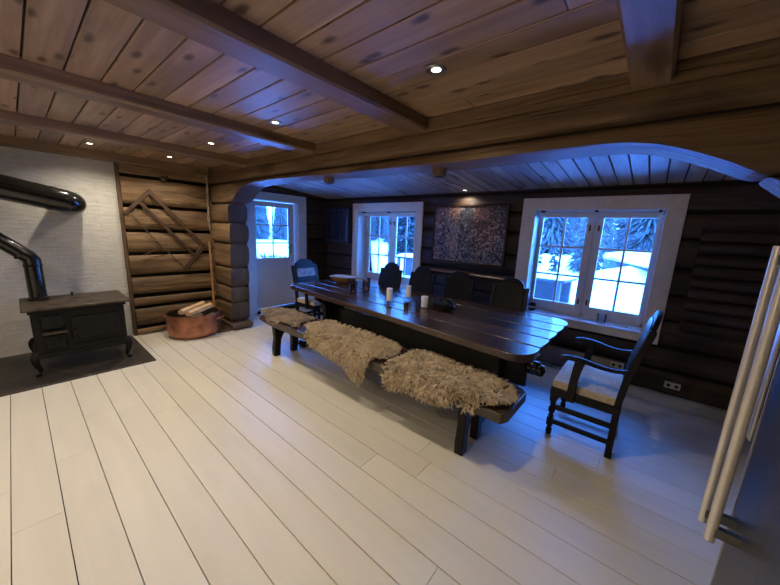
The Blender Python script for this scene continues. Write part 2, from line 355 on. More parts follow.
def struct(name, mb, mat, parent=None, label=None, **k):
    o = obj(name, mb, mat, parent, **k)
    if parent is None: o['kind'] = 'structure'
    if label: o['label'] = label
    return o
def dup(root, loc, rz, label=None, group=None):
    r = root.copy(); COL.objects.link(r); r.location = loc; r.rotation_euler = (0, 0, rz); r['_w'] = tuple(loc)
    if label: r['label'] = label
    if group: r['group'] = group
    for ch in list(root.children):
        c = ch.copy(); COL.objects.link(c); c.parent = r
        for g in list(ch.children):
            d = g.copy(); COL.objects.link(d); d.parent = c
    return r

def catmull(pts, n=6):
    out = []; P = [Vector(p) for p in pts]; P = [P[0]] + P + [P[-1]]
    for i in range(1, len(P) - 2):
        for k in range(n):
            t = k / n; a, b, c, d = P[i - 1:i + 3]
            out.append(0.5 * ((2 * b) + (c - a) * t + (2 * a - 5 * b + 4 * c - d) * t * t + (3 * b - a - 3 * c + d) * t ** 3))
    out.append(P[-2]); return out

# ================================================================== STRUCTURE
XL, XR, YF, YB, YP = -5.27, 3.2, -3.2, 4.23, 1.94      # left, right, behind camera, window wall, partition front
CZ = 2.31
# --- floor boards run along the window wall
mb = MB(); y = -0.185 * 18
while y < YB + 0.02:
    x = XL - 0.1 - random.random() * 1.8
    while x < XR:
        L = 1.9 + random.random() * 2.0; x1 = min(x + L, XR)
        if x1 > XL - 0.05: mb.box(max(x, XL - 0.15), x1 - 0.0015, y + 0.0018, y + 0.185 - 0.0018, -0.03, 0)
        x = x1
        if x >= XR: break
    y += 0.185
struct('floor', mb, 'floor', bevel=0.0015, seg=1)
mb = MB().box(XL - 0.3, XR + 0.1, YF - 0.1, YB + 0.2, -0.06, -0.024)
fl = struct('floor_underlay', mb, 'floor_gap')
# --- main ceiling
mb = MB(); y = 0.87 - 0.148 * 28
while y < YP + 0.05:
    x = XL - random.random() * 2
    while x < XR:
        x1 = min(x + 2.6 + random.random() * 1.8, XR)
        mb.box(max(x, XL), x1 - 0.002, y + 0.004, y + 0.144, CZ, CZ + 0.02)
        x = x1
        if x >= XR: break
    y += 0.148
struct('ceiling', mb, 'ceil', bevel=0.003, seg=1)
struct('ceiling_backing', MB().box(XL - 0.2, XR + 0.1, YF - 0.1, YP + 0.25, CZ + 0.013, CZ + 0.06), 'ceil_gap')
for cx, w in ((-3.95, 0.16), (-2.64, 0.16), (-1.40, 0.17), (-0.13, 0.15), (1.15, 0.16), (2.42, 0.16)):
    mb = MB(); n = 20; ys = [YF + (YP + 0.02 - YF) * i / n for i in range(n + 1)]
    for i in range(n):
        pass
    vs = []; fs = []
    for i, yy in enumerate(ys):
        j = noise.noise(Vector((cx * 3, yy * 0.8, 0))) * 0.006
        for (dx, zz) in ((-w / 2, CZ + 0.01), (-w / 2, 2.243), (-w / 2 + 0.012, 2.232), (w / 2 - 0.012, 2.232), (w / 2, 2.243), (w / 2, CZ + 0.01)):
            vs.append((cx + dx + j, yy, zz + j * 0.4))
    for i in range(n):
        for k in range(6):
            k2 = (k + 1) % 6; fs.append((i * 6 + k, i * 6 + k2, i * 6 + 6 + k2, i * 6 + 6 + k))
    fs += [tuple(range(6)), tuple(range(n * 6, n * 6 + 6))]
    mb.add(vs, fs)
    struct('ceiling_beam', mb, 'beam')
struct('ceiling_beam_wall_plate', MB().box(XL, XL + 0.19, YF, YP + 0.02, 2.222, CZ + 0.01), 'beam', bevel=0.01)
# narrow board between the ceiling and the big cross log
struct('trim_1', MB().box(XL + 0.2, XR, YP - 0.035, YP + 0.05, 2.225, CZ), 'log_x', bevel=0.005)

# --- log walls
def log_wall(mb, fn, s0, s1, seams, bulge, holes=(), seed=0, step=0.13, gap=0.012, rg_=0.006):
    for li, (za, zb) in enumerate(zip(seams[:-1], seams[1:])):
        cuts = sorted({s0, s1} | {h for ho in holes for h in ho[:2] if s0 < h < s1})
        for c0, c1 in zip(cuts[:-1], cuts[1:]):
            iv = [(za + gap, zb - gap)]
            for h0, h1, hz0, hz1 in holes:
                if h0 <= c0 + 1e-6 and h1 >= c1 - 1e-6:
                    nv = []
                    for a, b in iv:
                        if hz0 >= b or hz1 <= a: nv.append((a, b)); continue
                        if a < hz0: nv.append((a, hz0))
                        if b > hz1: nv.append((hz1, b))
                    iv = nv
            for a, b in iv:
                if b - a < 0.01: continue
                ns = max(1, int((c1 - c0) / step)); nz = 12; vs = []; fs = []
                for i in range(ns + 1):
                    s = c0 + (c1 - c0) * i / ns
                    wz = noise.noise(Vector((s * 0.7, li * 7.3 + seed, 1.5))) * 0.014
                    wb = 1 + 0.25 * noise.noise(Vector((s * 0.9, li * 3.1 + seed, 9.5)))
                    for k in range(nz + 1):
                        t = k / nz; t = 0.5 - 0.5 * cos(pi * t)
                        z = a + (b - a) * t; u = abs(2 * (z - za) / (zb - za) - 1)
                        d = bulge * wb * max(0, 1 - u ** 3.0) ** 0.55
                        d += noise.noise(Vector((s * 6, z * 9, li + seed))) * rg_
                        vs.append(fn(s, z + wz * (1 - u * 0.3), d))
                for i in range(ns):
                    for k in range(nz):
                        q = i * (nz + 1) + k; fs.append((q, q + nz + 1, q + nz + 2, q + 1))
                mb.add(vs, fs)
WX0, WX1 = -1.20, 0.035; SX0, SX1 = -4.30, -2.985; WZ0, WZ1 = 0.605, 1.885
def back_fn(s, z, d): return (s, YB - d, z)
def left_fn(s, z, d): return (XL + d, s, z)
def backing(mb, horiz, h_list, lo, hi, z0, z1):
    c = lo
    for a, b, hz0, hz1 in sorted(h_list):
        mb.box(*horiz(c, a), z0, z1); mb.box(*horiz(a, b), z0, hz0); mb.box(*horiz(a, b), hz1, z1); c = b
    mb.box(*horiz(c, hi), z0, z1)
holes = [(SX0, SX1, WZ0, WZ1), (WX0, WX1, WZ0, WZ1)]
mb = MB(); log_wall(mb, back_fn, XL, XR, [0.0, 0.26, 0.50, 0.77, 1.04, 1.31, 1.60, 1.85, 2.10, 2.36], 0.062, holes, 3, gap=0.018, rg_=0.008)
wb = struct('wall_window_side', mb, 'log_dark', fix=False)
mb = MB(); backing(mb, lambda a, b: (a, b, YB - 0.004, YB + 0.20), holes, XL - 0.2, XR + 0.1, -0.05, 2.6)
struct('wall_window_side_core', mb, 'moss')
DY0, DY1, DZ1 = 2.60, 3.49, 1.985
dh = [(DY0, DY1, -0.05, DZ1)]
mb = MB(); log_wall(mb, left_fn, YP, YB, [0.0, 0.26, 0.50, 0.77, 1.04, 1.31, 1.60, 1.85, 2.10, 2.36], 0.055, dh, 13)
struct('wall_left_alcove', mb, 'log_dark_y', fix=False)
mb = MB(); backing(mb, lambda a, b: (XL - 0.2, XL + 0.004, a, b), dh, YP - 0.2, YB + 0.1, -0.05, 2.6)
struct('wall_left_alcove_core', mb, 'moss')
mb = MB(); log_wall(mb, left_fn, 0.93, YP + 0.03, [0.0, 0.11, 0.385, 0.54, 0.81, 1.105, 1.405, 1.72, 2.09, 2.40], 0.10, (), 5, step=0.05, gap=0.022, rg_=0.012)
struct('wall_left_logs', mb, 'log_warm', fix=False)
mb = MB().box(XL - 0.2, XL + 0.004, 0.85, YP, -0.05, 2.5)
struct('wall_left_logs_core', mb, 'moss')
# whitewashed chimney wall
mb = MB().box(XL - 0.2, XL + 0.03, YF, 0.905, -0.03, 2.26)
struct('wall_left_chimney', mb, 'brick')
struct('trim_2', MB().box(XL, XL + 0.07, 0.895, 0.932, 0, 2.235), 'trimwood', bevel=0.004)
# walls out of the picture that close the room
struct('wall_right', MB().box(XR, XR + 0.1, YF, YB, -0.03, 2.6), 'log_dark_y')
struct('wall_front', MB().box(XL, XR, YF - 0.1, YF, -0.03, 2.5), 'log_x')
# --- alcove ceiling, falling towards the windows
zb_, sl = 2.125, 0.086
mb = MB(); x = XL; 
while x < XR:
    w = 0.128
    f = lambda X, Y, Z: Vector((X, Y, Z + sl * (YB - Y)))
    vs = [f(X, Y, Z) for Z in (zb_, zb_ + 0.02) for Y in (YP + 0.1, YB + 0.02) for X in (x + 0.005, x + w - 0.005)]
    mb.add(vs, [(0, 2, 3, 1), (4, 5, 7, 6), (0, 1, 5, 4), (2, 6, 7, 3), (0, 4, 6, 2), (1, 3, 7, 5)]); x += w
struct('ceiling_alcove', mb, 'ceil2', bevel=0.004, seg=1)
mb = MB(); vs = [f(X, Y, Z) for Z in (zb_ + 0.015, zb_ + 0.08) for Y in (YP - 0.05, YB + 0.2) for X in (XL - 0.2, XR + 0.1)]
mb.add(vs, [(0, 2, 3, 1), (4, 5, 7, 6), (0, 1, 5, 4), (2, 6, 7, 3), (0, 4, 6, 2), (1, 3, 7, 5)])
struct('ceiling_alcove_backing', mb, 'ceil_gap')

# --- log partition with the arched opening
pseams = [0.06, 0.335, 0.53, 0.78, 1.09, 1.41, 1.70, 1.985, 2.085, 2.235]
pseams = [0.10, 0.40, 0.64, 0.92, 1.27, 1.56, 1.83, 2.105, 2.245]
arch = []
for za, zb in zip([0.10, 0.40, 0.64, 0.92, 1.27], [0.40, 0.64, 0.92, 1.27, 1.56]):
    for k in range(7):
        t = k / 6; z = za + (zb - za) * t
        arch.append((-4.68 + 0.07 * z + 0.034 * (1 - abs(2 * t - 1) ** 2.5) ** 0.6 + 0.006 * noise.noise(Vector((z * 5, 0, 0))), z))
arch += [(v.x, v.y) for v in catmull([(-4.60, 1.57, 0), (-4.575, 1.65, 0), (-4.575, 1.76, 0), (-4.56, 1.82, 0), (-4.44, 1.87, 0), (-4.30, 1.955, 0), (-4.17, 2.01, 0), (-4.02, 2.042, 0), (-3.8, 2.058, 0), (-3.4, 2.062, 0), (-2.9, 2.052, 0), (-2.2, 2.035, 0), (-1.6, 2.03, 0), (-1.1, 2.02, 0), (-0.6, 2.022, 0), (-0.3, 2.022, 0), (-0.16, 2.012, 0), (-0.04, 1.985, 0), (0.10, 1.93, 0), (0.22, 1.87, 0), (0.34, 1.80, 0), (0.48, 1.67, 0), (0.58, 1.50, 0), (0.63, 1.25, 0), (0.65, 0.9, 0), (0.66, 0.3, 0), (0.66, -0.2, 0)], 4)]
arch = [(-4.69, -0.2)] + arch
cut = bpy.data.objects.new('arch_cutter', mesh_of('arch_cutter', MB().prism(arch, lambda a, b, t: (a, t, b), 1.6, 2.6), 'log_x', smooth=False))
COL.objects.link(cut)
def part_log(za, zb, seed, y0=YP, dep=0.26):
    m = MB(); nx = 60; ns = 28; vs = []; fs = []
    zc, hh, yc, hd = (za + zb) / 2, (zb - za) / 2 - 0.003, y0 + dep / 2, dep / 2
    for i in range(nx + 1):
        x = XL - 0.05 + (XR - XL + 0.05) * i / nx
        jy = noise.noise(Vector((x * 0.7, seed, 0))) * 0.008; jz = noise.noise(Vector((x * 0.6, seed, 5))) * 0.008
        for k in range(ns):
            a = 2 * pi * k / ns; c, s_ = cos(a), sin(a); e = 0.40
            dy = math.copysign(abs(c) ** e, c) * hd; dz = math.copysign(abs(s_) ** e, s_) * hh
            nn = noise.noise(Vector((x * 4, dy * 9, dz * 9 + seed))) * 0.004
            vs.append((x, yc + dy * (1 + nn * 3) + jy, zc + dz + jz * (1 if abs(dz) < hh * .95 else .6) + nn))
    for i in range(nx):
        for k in range(ns):
            k2 = (k + 1) % ns; fs.append((i * ns + k, i * ns + k2, (i + 1) * ns + k2, (i + 1) * ns + k))
    fs += [tuple(range(ns)), tuple(range(nx * ns, nx * ns + ns))]
    return m.add(vs, fs)
logs = MB(); ends = set()
for i, (za, zb) in enumerate(zip(pseams[:-1], pseams[1:])):
    lg = part_log(za, zb, i * 11.3, YP - (0.02 if i == 7 else 0) + (0.012 if i == 6 else 0), 0.27)
    if i == 7:
        logs.add(lg.v, lg.f); continue
    o = bpy.data.objects.new('tmp_log', mesh_of('tmp_log', lg, 'log_x')); COL.objects.link(o)
    bo = o.modifiers.new('b', 'BOOLEAN'); bo.object = cut; bo.operation = 'DIFFERENCE'; bo.solver = 'EXACT'
    dg = bpy.context.evaluated_depsgraph_get(); me = bpy.data.meshes.new_from_object(o.evaluated_get(dg))
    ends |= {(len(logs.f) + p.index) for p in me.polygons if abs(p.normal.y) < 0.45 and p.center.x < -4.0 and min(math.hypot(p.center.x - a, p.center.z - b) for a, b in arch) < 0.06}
    logs.add([v.co[:] for v in me.vertices], [tuple(p.vertices) for p in me.polygons])
    bpy.data.objects.remove(o)
bpy.data.objects.remove(cut)
wp = struct('wall_partition', logs, 'log_x', fix=True)
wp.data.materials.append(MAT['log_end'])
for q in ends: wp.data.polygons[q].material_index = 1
# dark caulking core behind the log joints (stub left of the arch, beam above it, stub right)
mb = MB(); mb.box(XL, -4.76, YP + 0.05, YP + 0.21, 0, 2.25); mb.box(XL, XR, YP + 0.05, YP + 0.21, 2.085, 2.25); mb.box(0.72, XR, YP + 0.05, YP + 0.21, 0, 2.25)
mb.box(XL, -4.62, YP + 0.05, YP + 0.21, 1.9, 2.25)
struct('wall_partition_core', mb, 'moss')
mb = MB().box(XL + 0.08, -4.60, YP - 0.20, YP + 0.28, 0.0, 0.035).box(XL + 0.08, -4.53, YP - 0.03, YP + 0.27, 0.035, 0.10)
struct('trim_3', mb, 'planky', bevel=0.006)
# --- hearth
struct('floor_hearth', MB().box(XL + 0.03, -4.10, YF, 0.87, 0.0, 0.014), 'slate', bevel=0.004)
# pale board along the foot of the window wall
struct('baseboard_window_side', MB().box(-4.9, -0.10, YB - 0.085, YB - 0.06, 0.012, 0.235), 'basegrey', bevel=0.004)

# --- windows
def window(n, x0, x1, gx, cas, cutleft=False):
    """gx: pane edges of the two sashes; cas: casing outer left and right"""
    t = thing('window_%d' % n, None, None, ((x0 + x1) / 2, YB, WZ0)); t['kind'] = 'structure'
    yc0, yc1 = YB - 0.085, YB - 0.055
    c = MB(); c.box(cas[0], cas[1], yc0, yc1, WZ1 - 0.01, 2.015)
    c.box(cas[0], x0 + 0.012, yc0, yc1, WZ0 - 0.09, WZ1 - 0.01); c.box(x1 - 0.012, cas[1], yc0, yc1, WZ0 - 0.09, WZ1 - 0.01)
    c.box(x0 + 0.012, x1 - 0.012, yc0, yc1, WZ0 - 0.09, WZ0 + 0.01)
    obj('window_casing', c, 'casing', t, bevel=0.004)
    r = MB(); y0, y1 = YB - 0.058, YB + 0.2
    r.box(x0 - 0.005, x0 + 0.012, y0, y1, WZ0, WZ1); r.box(x1 - 0.012, x1 + 0.005, y0, y1, WZ0, WZ1); r.box(x0, x1, y0, y1, WZ1 - 0.012, WZ1 + 0.005)
    obj('window_reveal', r, 'white', t)
    s = MB().box(x0 - 0.03, x1 + 0.03, YB - 0.11, YB + 0.2, WZ0 - 0.012, WZ0 + 0.014)
    obj('window_sill', s, 'white', t, bevel=0.005)
    fy0, fy1 = YB + 0.135, YB + 0.168
    mid = (gx[2] + gx[3]) / 2
    fr = MB(); fr.box(x0 + 0.012, x1 - 0.012, fy0 + 0.01, fy1 + 0.02, WZ1 - 0.045, WZ1 - 0.012); fr.box(x0 + 0.012, x1 - 0.012, fy0 + 0.01, fy1 + 0.02, WZ0 + 0.014, WZ0 + 0.06)
    fr.box(x0 + 0.012, x0 + 0.04, fy0 + 0.01, fy1 + 0.02, WZ0 + 0.014, WZ1 - 0.02); fr.box(x1 - 0.04, x1 - 0.012, fy0 + 0.01, fy1 + 0.02, WZ0 + 0.014, WZ1 - 0.02)
    fr.box(mid - 0.022, mid + 0.022, fy0 + 0.01, fy1 + 0.02, WZ0 + 0.02, WZ1 - 0.02)
    obj('window_frame', fr, 'white', t, bevel=0.003)
    for (g0, gm, g1, o0, o1) in ((gx[0], gx[1], gx[2], x0 + 0.035, mid - 0.004), (gx[3], gx[4], gx[5], mid + 0.004, x1 - 0.035)):
        sash = MB(); z0, z1, a, b = WZ0 + 0.055, WZ1 - 0.04, 0.755, 1.80
        sash.box(o0, g0, fy0, fy1, z0, z1); sash.box(g1, o1, fy0, fy1, z0, z1); sash.box(g0, g1, fy0, fy1, z0, a); sash.box(g0, g1, fy0, fy1, b, z1)
        so = obj('sash', sash, 'white', t, bevel=0.004)
        mu = MB(); mu.box(gm - 0.012, gm + 0.012, fy0 + 0.008, fy1 - 0.008, a, b)
        for z in (1.10, 1.45): mu.box(g0, g1, fy0 + 0.009, fy1 - 0.009, z - 0.012, z + 0.012)
        obj('glazing_bar', mu, 'white', so, bevel=0.003)
        obj('window_pane', MB().box(g0 - 0.005, g1 + 0.005, fy0 + 0.016, fy0 + 0.019, a - 0.005, b + 0.005), 'pane', so)
    for sx_ in (mid - 0.045, mid + 0.045):
        for z in (0.80, 1.68):
            l = MB().box(sx_ - 0.008, sx_ + 0.008, fy0 - 0.008, fy0, z - 0.03, z + 0.03); l.tube([(sx_, fy0 - 0.006, z), (sx_, fy0 - 0.03, z), (sx_ + 0.004, fy0 - 0.034, z + 0.035)], 0.006, 8)
            obj('window_catch', l, 'hook', t, bevel=0.002)
    # rolled-up blind under the head
    b = thing('roller_blind', None, 'blind', ((x0 + x1) / 2, YB, WZ1 - 0.05))
    bb = MB().tube([(x0 + 0.03, YB + 0.05, WZ1 - 0.045), (x1 - 0.03, YB + 0.05, WZ1 - 0.045)], 0.02, 14)
    obj('blind_roll', bb, 'white', b)
    obj('blind_hem', MB().box(x0 + 0.04, x1 - 0.04, YB + 0.028, YB + 0.034, WZ1 - 0.085, WZ1 - 0.045), 'white', b)
    for xx in (x0 + 0.06, (x0 + x1) / 2, x1 - 0.07): obj('bracket', MB().box(xx, xx + 0.03, YB - 0.03, YB + 0.05, WZ1 - 0.03, WZ1 - 0.012), 'hook', b)
    return t, b
GS = (-4.19, -3.96, -3.715, -3.545, -3.33, -3.115); GB = (-1.144, -0.895, -0.662, -0.50, -0.265, -0.03)
w1, b1 = window(1, SX0, SX1, GS, (-4.435, -2.855))
w2, b2 = window(2, WX0, WX1, GB, (-1.345, 0.17))
tag(b1, 'rolled-up white blind at the head of the window nearer the white door', group='rolled-up window blinds')
tag(b2, 'rolled-up white blind at the head of the window behind the right-hand armchair', group='rolled-up window blinds')

# --- glazed door
t = thing('door_1', None, None, (XL, (DY0 + DY1) / 2, 0)); t['kind'] = 'structure'
c = MB(); xa, xb = XL + 0.055, XL + 0.085
c.box(xa, xb, DY0 - 0.12, DY0 + 0.01, 0.0, 2.10); c.box(xa, xb, DY1 - 0.01, DY1 + 0.16, 0.0, 2.10); c.box(xa, xb, DY0 + 0.01, DY1 - 0.01, DZ1 - 0.01, 2.10)
obj('door_casing', c, 'white', t, bevel=0.005)
obj('casing_foot', MB().box(XL + 0.06, XL + 0.10, DY0 - 0.13, DY0 + 0.02, 0, 0.16), 'white', t, bevel=0.004)
r = MB(); r.box(XL - 0.2, xa, DY0, DY0 + 0.02, 0, DZ1); r.box(XL - 0.2, xa, DY1 - 0.02, DY1, 0, DZ1); r.box(XL - 0.2, xa, DY0, DY1, DZ1 - 0.02, DZ1)
obj('door_reveal', r, 'white', t)
obj('door_sill', MB().box(XL - 0.2, xb + 0.02, DY0, DY1, 0.0, 0.05), 'black_wood', t, bevel=0.005)
ly0, ly1, g0, g1, z0, z1 = DY0 + 0.025, DY1 - 0.025, 2.715, 3.34, 0.975, 1.87
lx0, lx1 = XL - 0.078, XL - 0.055
l = MB(); l.box(lx0, lx1, ly0, g0, 0.055, DZ1 - 0.025); l.box(lx0, lx1, g1, ly1, 0.055, DZ1 - 0.025); l.box(lx0, lx1, g0, g1, 0.055, z0); l.box(lx0, lx1, g0, g1, z1, DZ1 - 0.025)
lf = obj('door_leaf', l, 'white', t, bevel=0.003)
obj('kick_rail', MB().box(lx1, lx1 + 0.012, ly0, ly1, 0.06, 0.19), 'white', lf, bevel=0.003)
m_ = MB(); m_.box(lx1 - 0.012, lx1 + 0.006, (g0 + g1) / 2 - 0.011, (g0 + g1) / 2 + 0.011, z0, z1)
for z in (1.24, 1.56): m_.box(lx1 - 0.012, lx1 + 0.005, g0, g1, z - 0.011, z + 0.011)
obj('glazing_bar', m_, 'white', lf, bevel=0.003)
obj('door_pane', MB().box(lx0 + 0.015, lx0 + 0.018, g0 - 0.005, g1 + 0.005, z0 - 0.005, z1 + 0.005), 'pane', lf)
h = MB().box(lx1, lx1 + 0.008, 3.375, 3.405, 1.05, 1.23); h.tube([(lx1, 3.39, 1.17), (lx1 + 0.05, 3.39, 1.17), (lx1 + 0.055, 3.28, 1.165)], 0.009, 10); h.tube([(lx1, 3.39, 1.08), (lx1 + 0.02, 3.39, 1.08)], 0.013, 10)
obj('door_handle', h, 'spotring', t, bevel=0.002)

# --- recessed lamps (each a fixture with its own light)
def downlight(x, y, z, label, on=True, tilt=0.0, group='recessed ceiling spotlights', power=1.0):
    t = thing('recessed_spotlight', label, 'ceiling light', (x, y, z), 0, group, local=True)
    ring = MB().lathe([(0.022, 0.006), (0.024, -0.002), (0.046, -0.006), (0.050, -0.001), (0.050, 0.003)], (0, 0, 0), 24)
    rg = MB(); rg.v = ring.v; rg.f = ring.f[:-2]
    obj('lamp_ring', rg, 'spotring', t, fix=False)
    obj('bulb', MB().lathe([(0.001, -0.003), (0.022, -0.002), (0.0225, 0.004)], (0, 0, 0), 20), 'bulb' if on else 'bulb_off', t)
    if on:
        L = bpy.data.lights.new('spot_light', 'SPOT'); L.energy = LAMP_W * power; L.color = LAMP_COL; L.spot_size = radians(150); L.spot_blend = 0.9; L.shadow_soft_size = 0.03
        lo = bpy.data.objects.new('light_source', L); COL.objects.link(lo); lo.parent = t; lo.location = (0, 0, -0.03)
    return t
downlight(-0.93, 1.39, CZ, 'lit ceiling spot nearest the wide beam at the right, alone in its bay')
downlight(-2.33, 1.37, CZ, 'lit ceiling spot between the second and third ceiling beams from the right')
downlight(-3.47, 1.35, CZ, 'lit ceiling spot in front of the arch end, next to the leftmost full beam')
downlight(-4.66, 1.33, CZ, 'lit ceiling spot above the copper tub in the log corner')
downlight(-4.70, 0.63, CZ, 'lit ceiling spot shining down the white chimney wall beside the stove', power=1.1)
for x, y in ((-0.93, -0.7), (-2.33, -0.7), (-3.47, -0.75), (-0.93, -2.3), (-3.2, -2.3)):
    downlight(x, y, CZ, 'ceiling spot over the near part of the room, outside the picture')
downlight(-2.12, 4.06, zb_ + sl * 0.17, 'dim ceiling spot on the sloping alcove boards above the picture', power=0.35)

t = thing('added_fill_lamp', 'added fill lamp over the near part of the room, outside the picture', 'added fill lamp', (-1.6, -2.5, 1.90), 0, local=True)  # unseen lamp added behind the camera for warm fill on the window wall
obj('fill_lamp_cord', MB().tube([(0, 0, 0.08), (0, 0, CZ - 1.90)], 0.004, 8), 'hook', t)
obj('fill_lamp_globe', MB().lathe([(0.02, 0.08), (0.06, 0.06), (0.085, 0.0), (0.075, -0.05), (0.073, -0.05), (0.083, 0.0), (0.058, 0.058), (0.018, 0.078)], (0, 0, 0), 24), 'bulb', t)
L = bpy.data.lights.new('added_fill_light', 'POINT'); L.energy = 50; L.color = LAMP_COL; L.shadow_soft_size = 0.09
lo = bpy.data.objects.new('light_source', L); COL.objects.link(lo); lo.parent = t; lo.location = (0, 0, -0.18)

# --- light comes in through these openings
for x0, x1, y, z0, z1 in ((SX0, SX1, YB + 0.19, WZ0, WZ1), (WX0, WX1, YB + 0.19, WZ0, WZ1)):
    L = bpy.data.lights.new('window_portal', 'AREA'); L.shape = 'RECTANGLE'; L.size = x1 - x0; L.size_y = z1 - z0; L.cycles.is_portal = True
    o = bpy.data.objects.new('window_portal', L); COL.objects.link(o); o.location = ((x0 + x1) / 2, y, (z0 + z1) / 2); o.rotation_euler = (radians(-90), 0, 0)

# ================================================================== THINGS
# --- dining table (planks converge slightly towards the left end)
t = thing('dining_table', 'long dark brown plank dining table on trestles with candles on its top', 'table', (-2.2, 2.8, 0))
def rounded_plank(v0, v1, rc_near, rc_far):
    xr, xl = -0.53, -3.90
    def Y(x, v): k = (x - xr) / (xl - xr); n_ = 2.125 + 0.275 * k; f_ = 3.49 - 0.04 * k; return n_ + (f_ - n_) * v
    P = []; r = 0.16
    def arc(x, y, a0, a1, r): return [(x + r * cos(a0 + (a1 - a0) * k / 6), y + r * sin(a0 + (a1 - a0) * k / 6)) for k in range(7)]
    P += arc(xl + r, Y(xl, v0) + r * 0.97, -pi, -pi / 2, r) if rc_near else [(xl, Y(xl, v0))]
    P += arc(xr - r, Y(xr, v0) + r, -pi / 2, 0, r) if rc_near else [(xr, Y(xr, v0))]
    P += arc(xr - r, Y(xr, v1) - r, 0, pi / 2, r) if rc_far else [(xr, Y(xr, v1))]
    P += arc(xl + r, Y(xl, v1) - r, pi / 2, pi, r) if rc_far else [(xl, Y(xl, v1))]
    return P
e = [0, 0.21, 0.405, 0.60, 0.79, 1.0]; top = MB()
for k in range(5):
    top.prism(rounded_plank(e[k] + (0.0055 if k else 0), e[k + 1] - (0.0055 if k < 4 else 0), k == 0, k == 4), lambda a, b, t_: (a, b, t_), 0.693, 0.75)
obj('tabletop', top, 'black_table', t, bevel=0.007)
for xx in (-3.4, -2.2, -0.95): obj('cross_batten', MB().box(xx - 0.05, xx + 0.05, 2.45, 3.30, 0.655, 0.693), 'black_wood', t, bevel=0.006)
for xx in (-3.35, -0.93):
    tr = MB(); prof = [(2.50, 0.655), (2.50, 0.60), (2.62, 0.52), (2.64, 0.35), (2.60, 0.20), (2.54, 0.10), (3.06, 0.10), (3.00, 0.20), (2.96, 0.35), (2.98, 0.52), (3.10, 0.60), (3.10, 0.655)]
    tr.prism(prof, lambda a, b, t_: (t_, a, b), xx - 0.035, xx + 0.035); obj('trestle_leg', tr, 'black_wood', t, bevel=0.006)
    ft = MB(); pr = [(2.27, 0.0), (2.24, 0.04), (2.27, 0.085), (2.33, 0.10), (2.5, 0.10), (2.6, 0.125), (3.0, 0.125), (3.1, 0.10), (3.27, 0.10), (3.33, 0.085), (3.36, 0.04), (3.33, 0.0)]
    ft.prism(pr, lambda a, b, t_: (t_, a, b), xx - 0.05, xx + 0.05); obj('trestle_foot', ft, 'black_wood', t, bevel=0.008)
obj('stretcher', MB().box(-3.50, -0.70, 2.775, 2.825, 0.235, 0.485), 'black_wood', t, bevel=0.008)
for xx, s_ in ((-0.66, 1), (-3.53, -1)):
    w_ = MB().lathe([(0.001, -0.06), (0.035, -0.055), (0.05, -0.02), (0.05, 0.02), (0.035, 0.055), (0.001, 0.06)], (xx, 2.80, 0.43), 16, 1.5, 0.9)
    w_.lathe([(0.001, -0.05), (0.03, -0.045), (0.045, 0), (0.03, 0.045), (0.001, 0.05)], (xx + 0.06 * s_, 2.80, 0.42), 16)
    obj('tenon_wedge', w_, 'enamel', t)

# --- bench
t = thing('bench', 'long dark wooden bench with chamfered end corners, covered by three sheepskins', 'bench', (-2.1, 2.06, 0))
bx0, bx1, by0, by1 = -3.84, -0.55, 1.85, 2.32
def rb(dx): return [(bx0 + 0.16, by0 + dx), (bx0 + 0.44, by0), (bx1 - 0.03, by0), (bx1 + 0.0, by0 + 0.06), (bx1, by1 - 0.05), (bx1 - 0.05, by1), (bx0 + 0.14, by1), (bx0, by1 - 0.14), (bx0, by0 + 0.16)]
obj('bench_seat', MB().prism(rb(0.03), lambda a, b, t_: (a, b, t_), 0.37, 0.44), 'bench', t, bevel=0.006)
ins = MB().prism([(bx0 + 0.2, by0 + 0.045), (bx1 - 0.09, by0 + 0.03), (bx1 - 0.03, by0 + 0.09), (bx1 - 0.03, by1 - 0.09), (bx1 - 0.09, by1 - 0.03), (bx0 + 0.15, by1 - 0.03), (bx0 + 0.04, by1 - 0.14), (bx0 + 0.04, by0 + 0.16)], lambda a, b, t_: (a, b, t_), 0.438, 0.443)
obj('seat_inlay', ins, 'black_table', t, bevel=0.001)
for xx in (-3.33, -0.85):
    pts = [(1.86, 0), (1.855, 0.10), (1.875, 0.22), (1.865, 0.30), (1.86, 0.37), (2.25, 0.37), (2.22, 0.30), (2.19, 0.22), (2.185, 0.1), (2.18, 0), (2.10, 0), (2.105, 0.12), (2.10, 0.2), (2.07, 0.265), (2.02, 0.285), (1.98, 0.265), (1.95, 0.2), (1.94, 0.1), (1.935, 0)]
    obj('bench_leg', MB().prism(pts, lambda a, b, t_: (t_, a, b), xx - 0.032, xx + 0.032), 'black_wood', t, bevel=0.007)
obj('bench_stretcher', MB().box(-3.30, -0.88, 2.0, 2.045, 0.295, 0.37), 'black_wood', t, bevel=0.005)

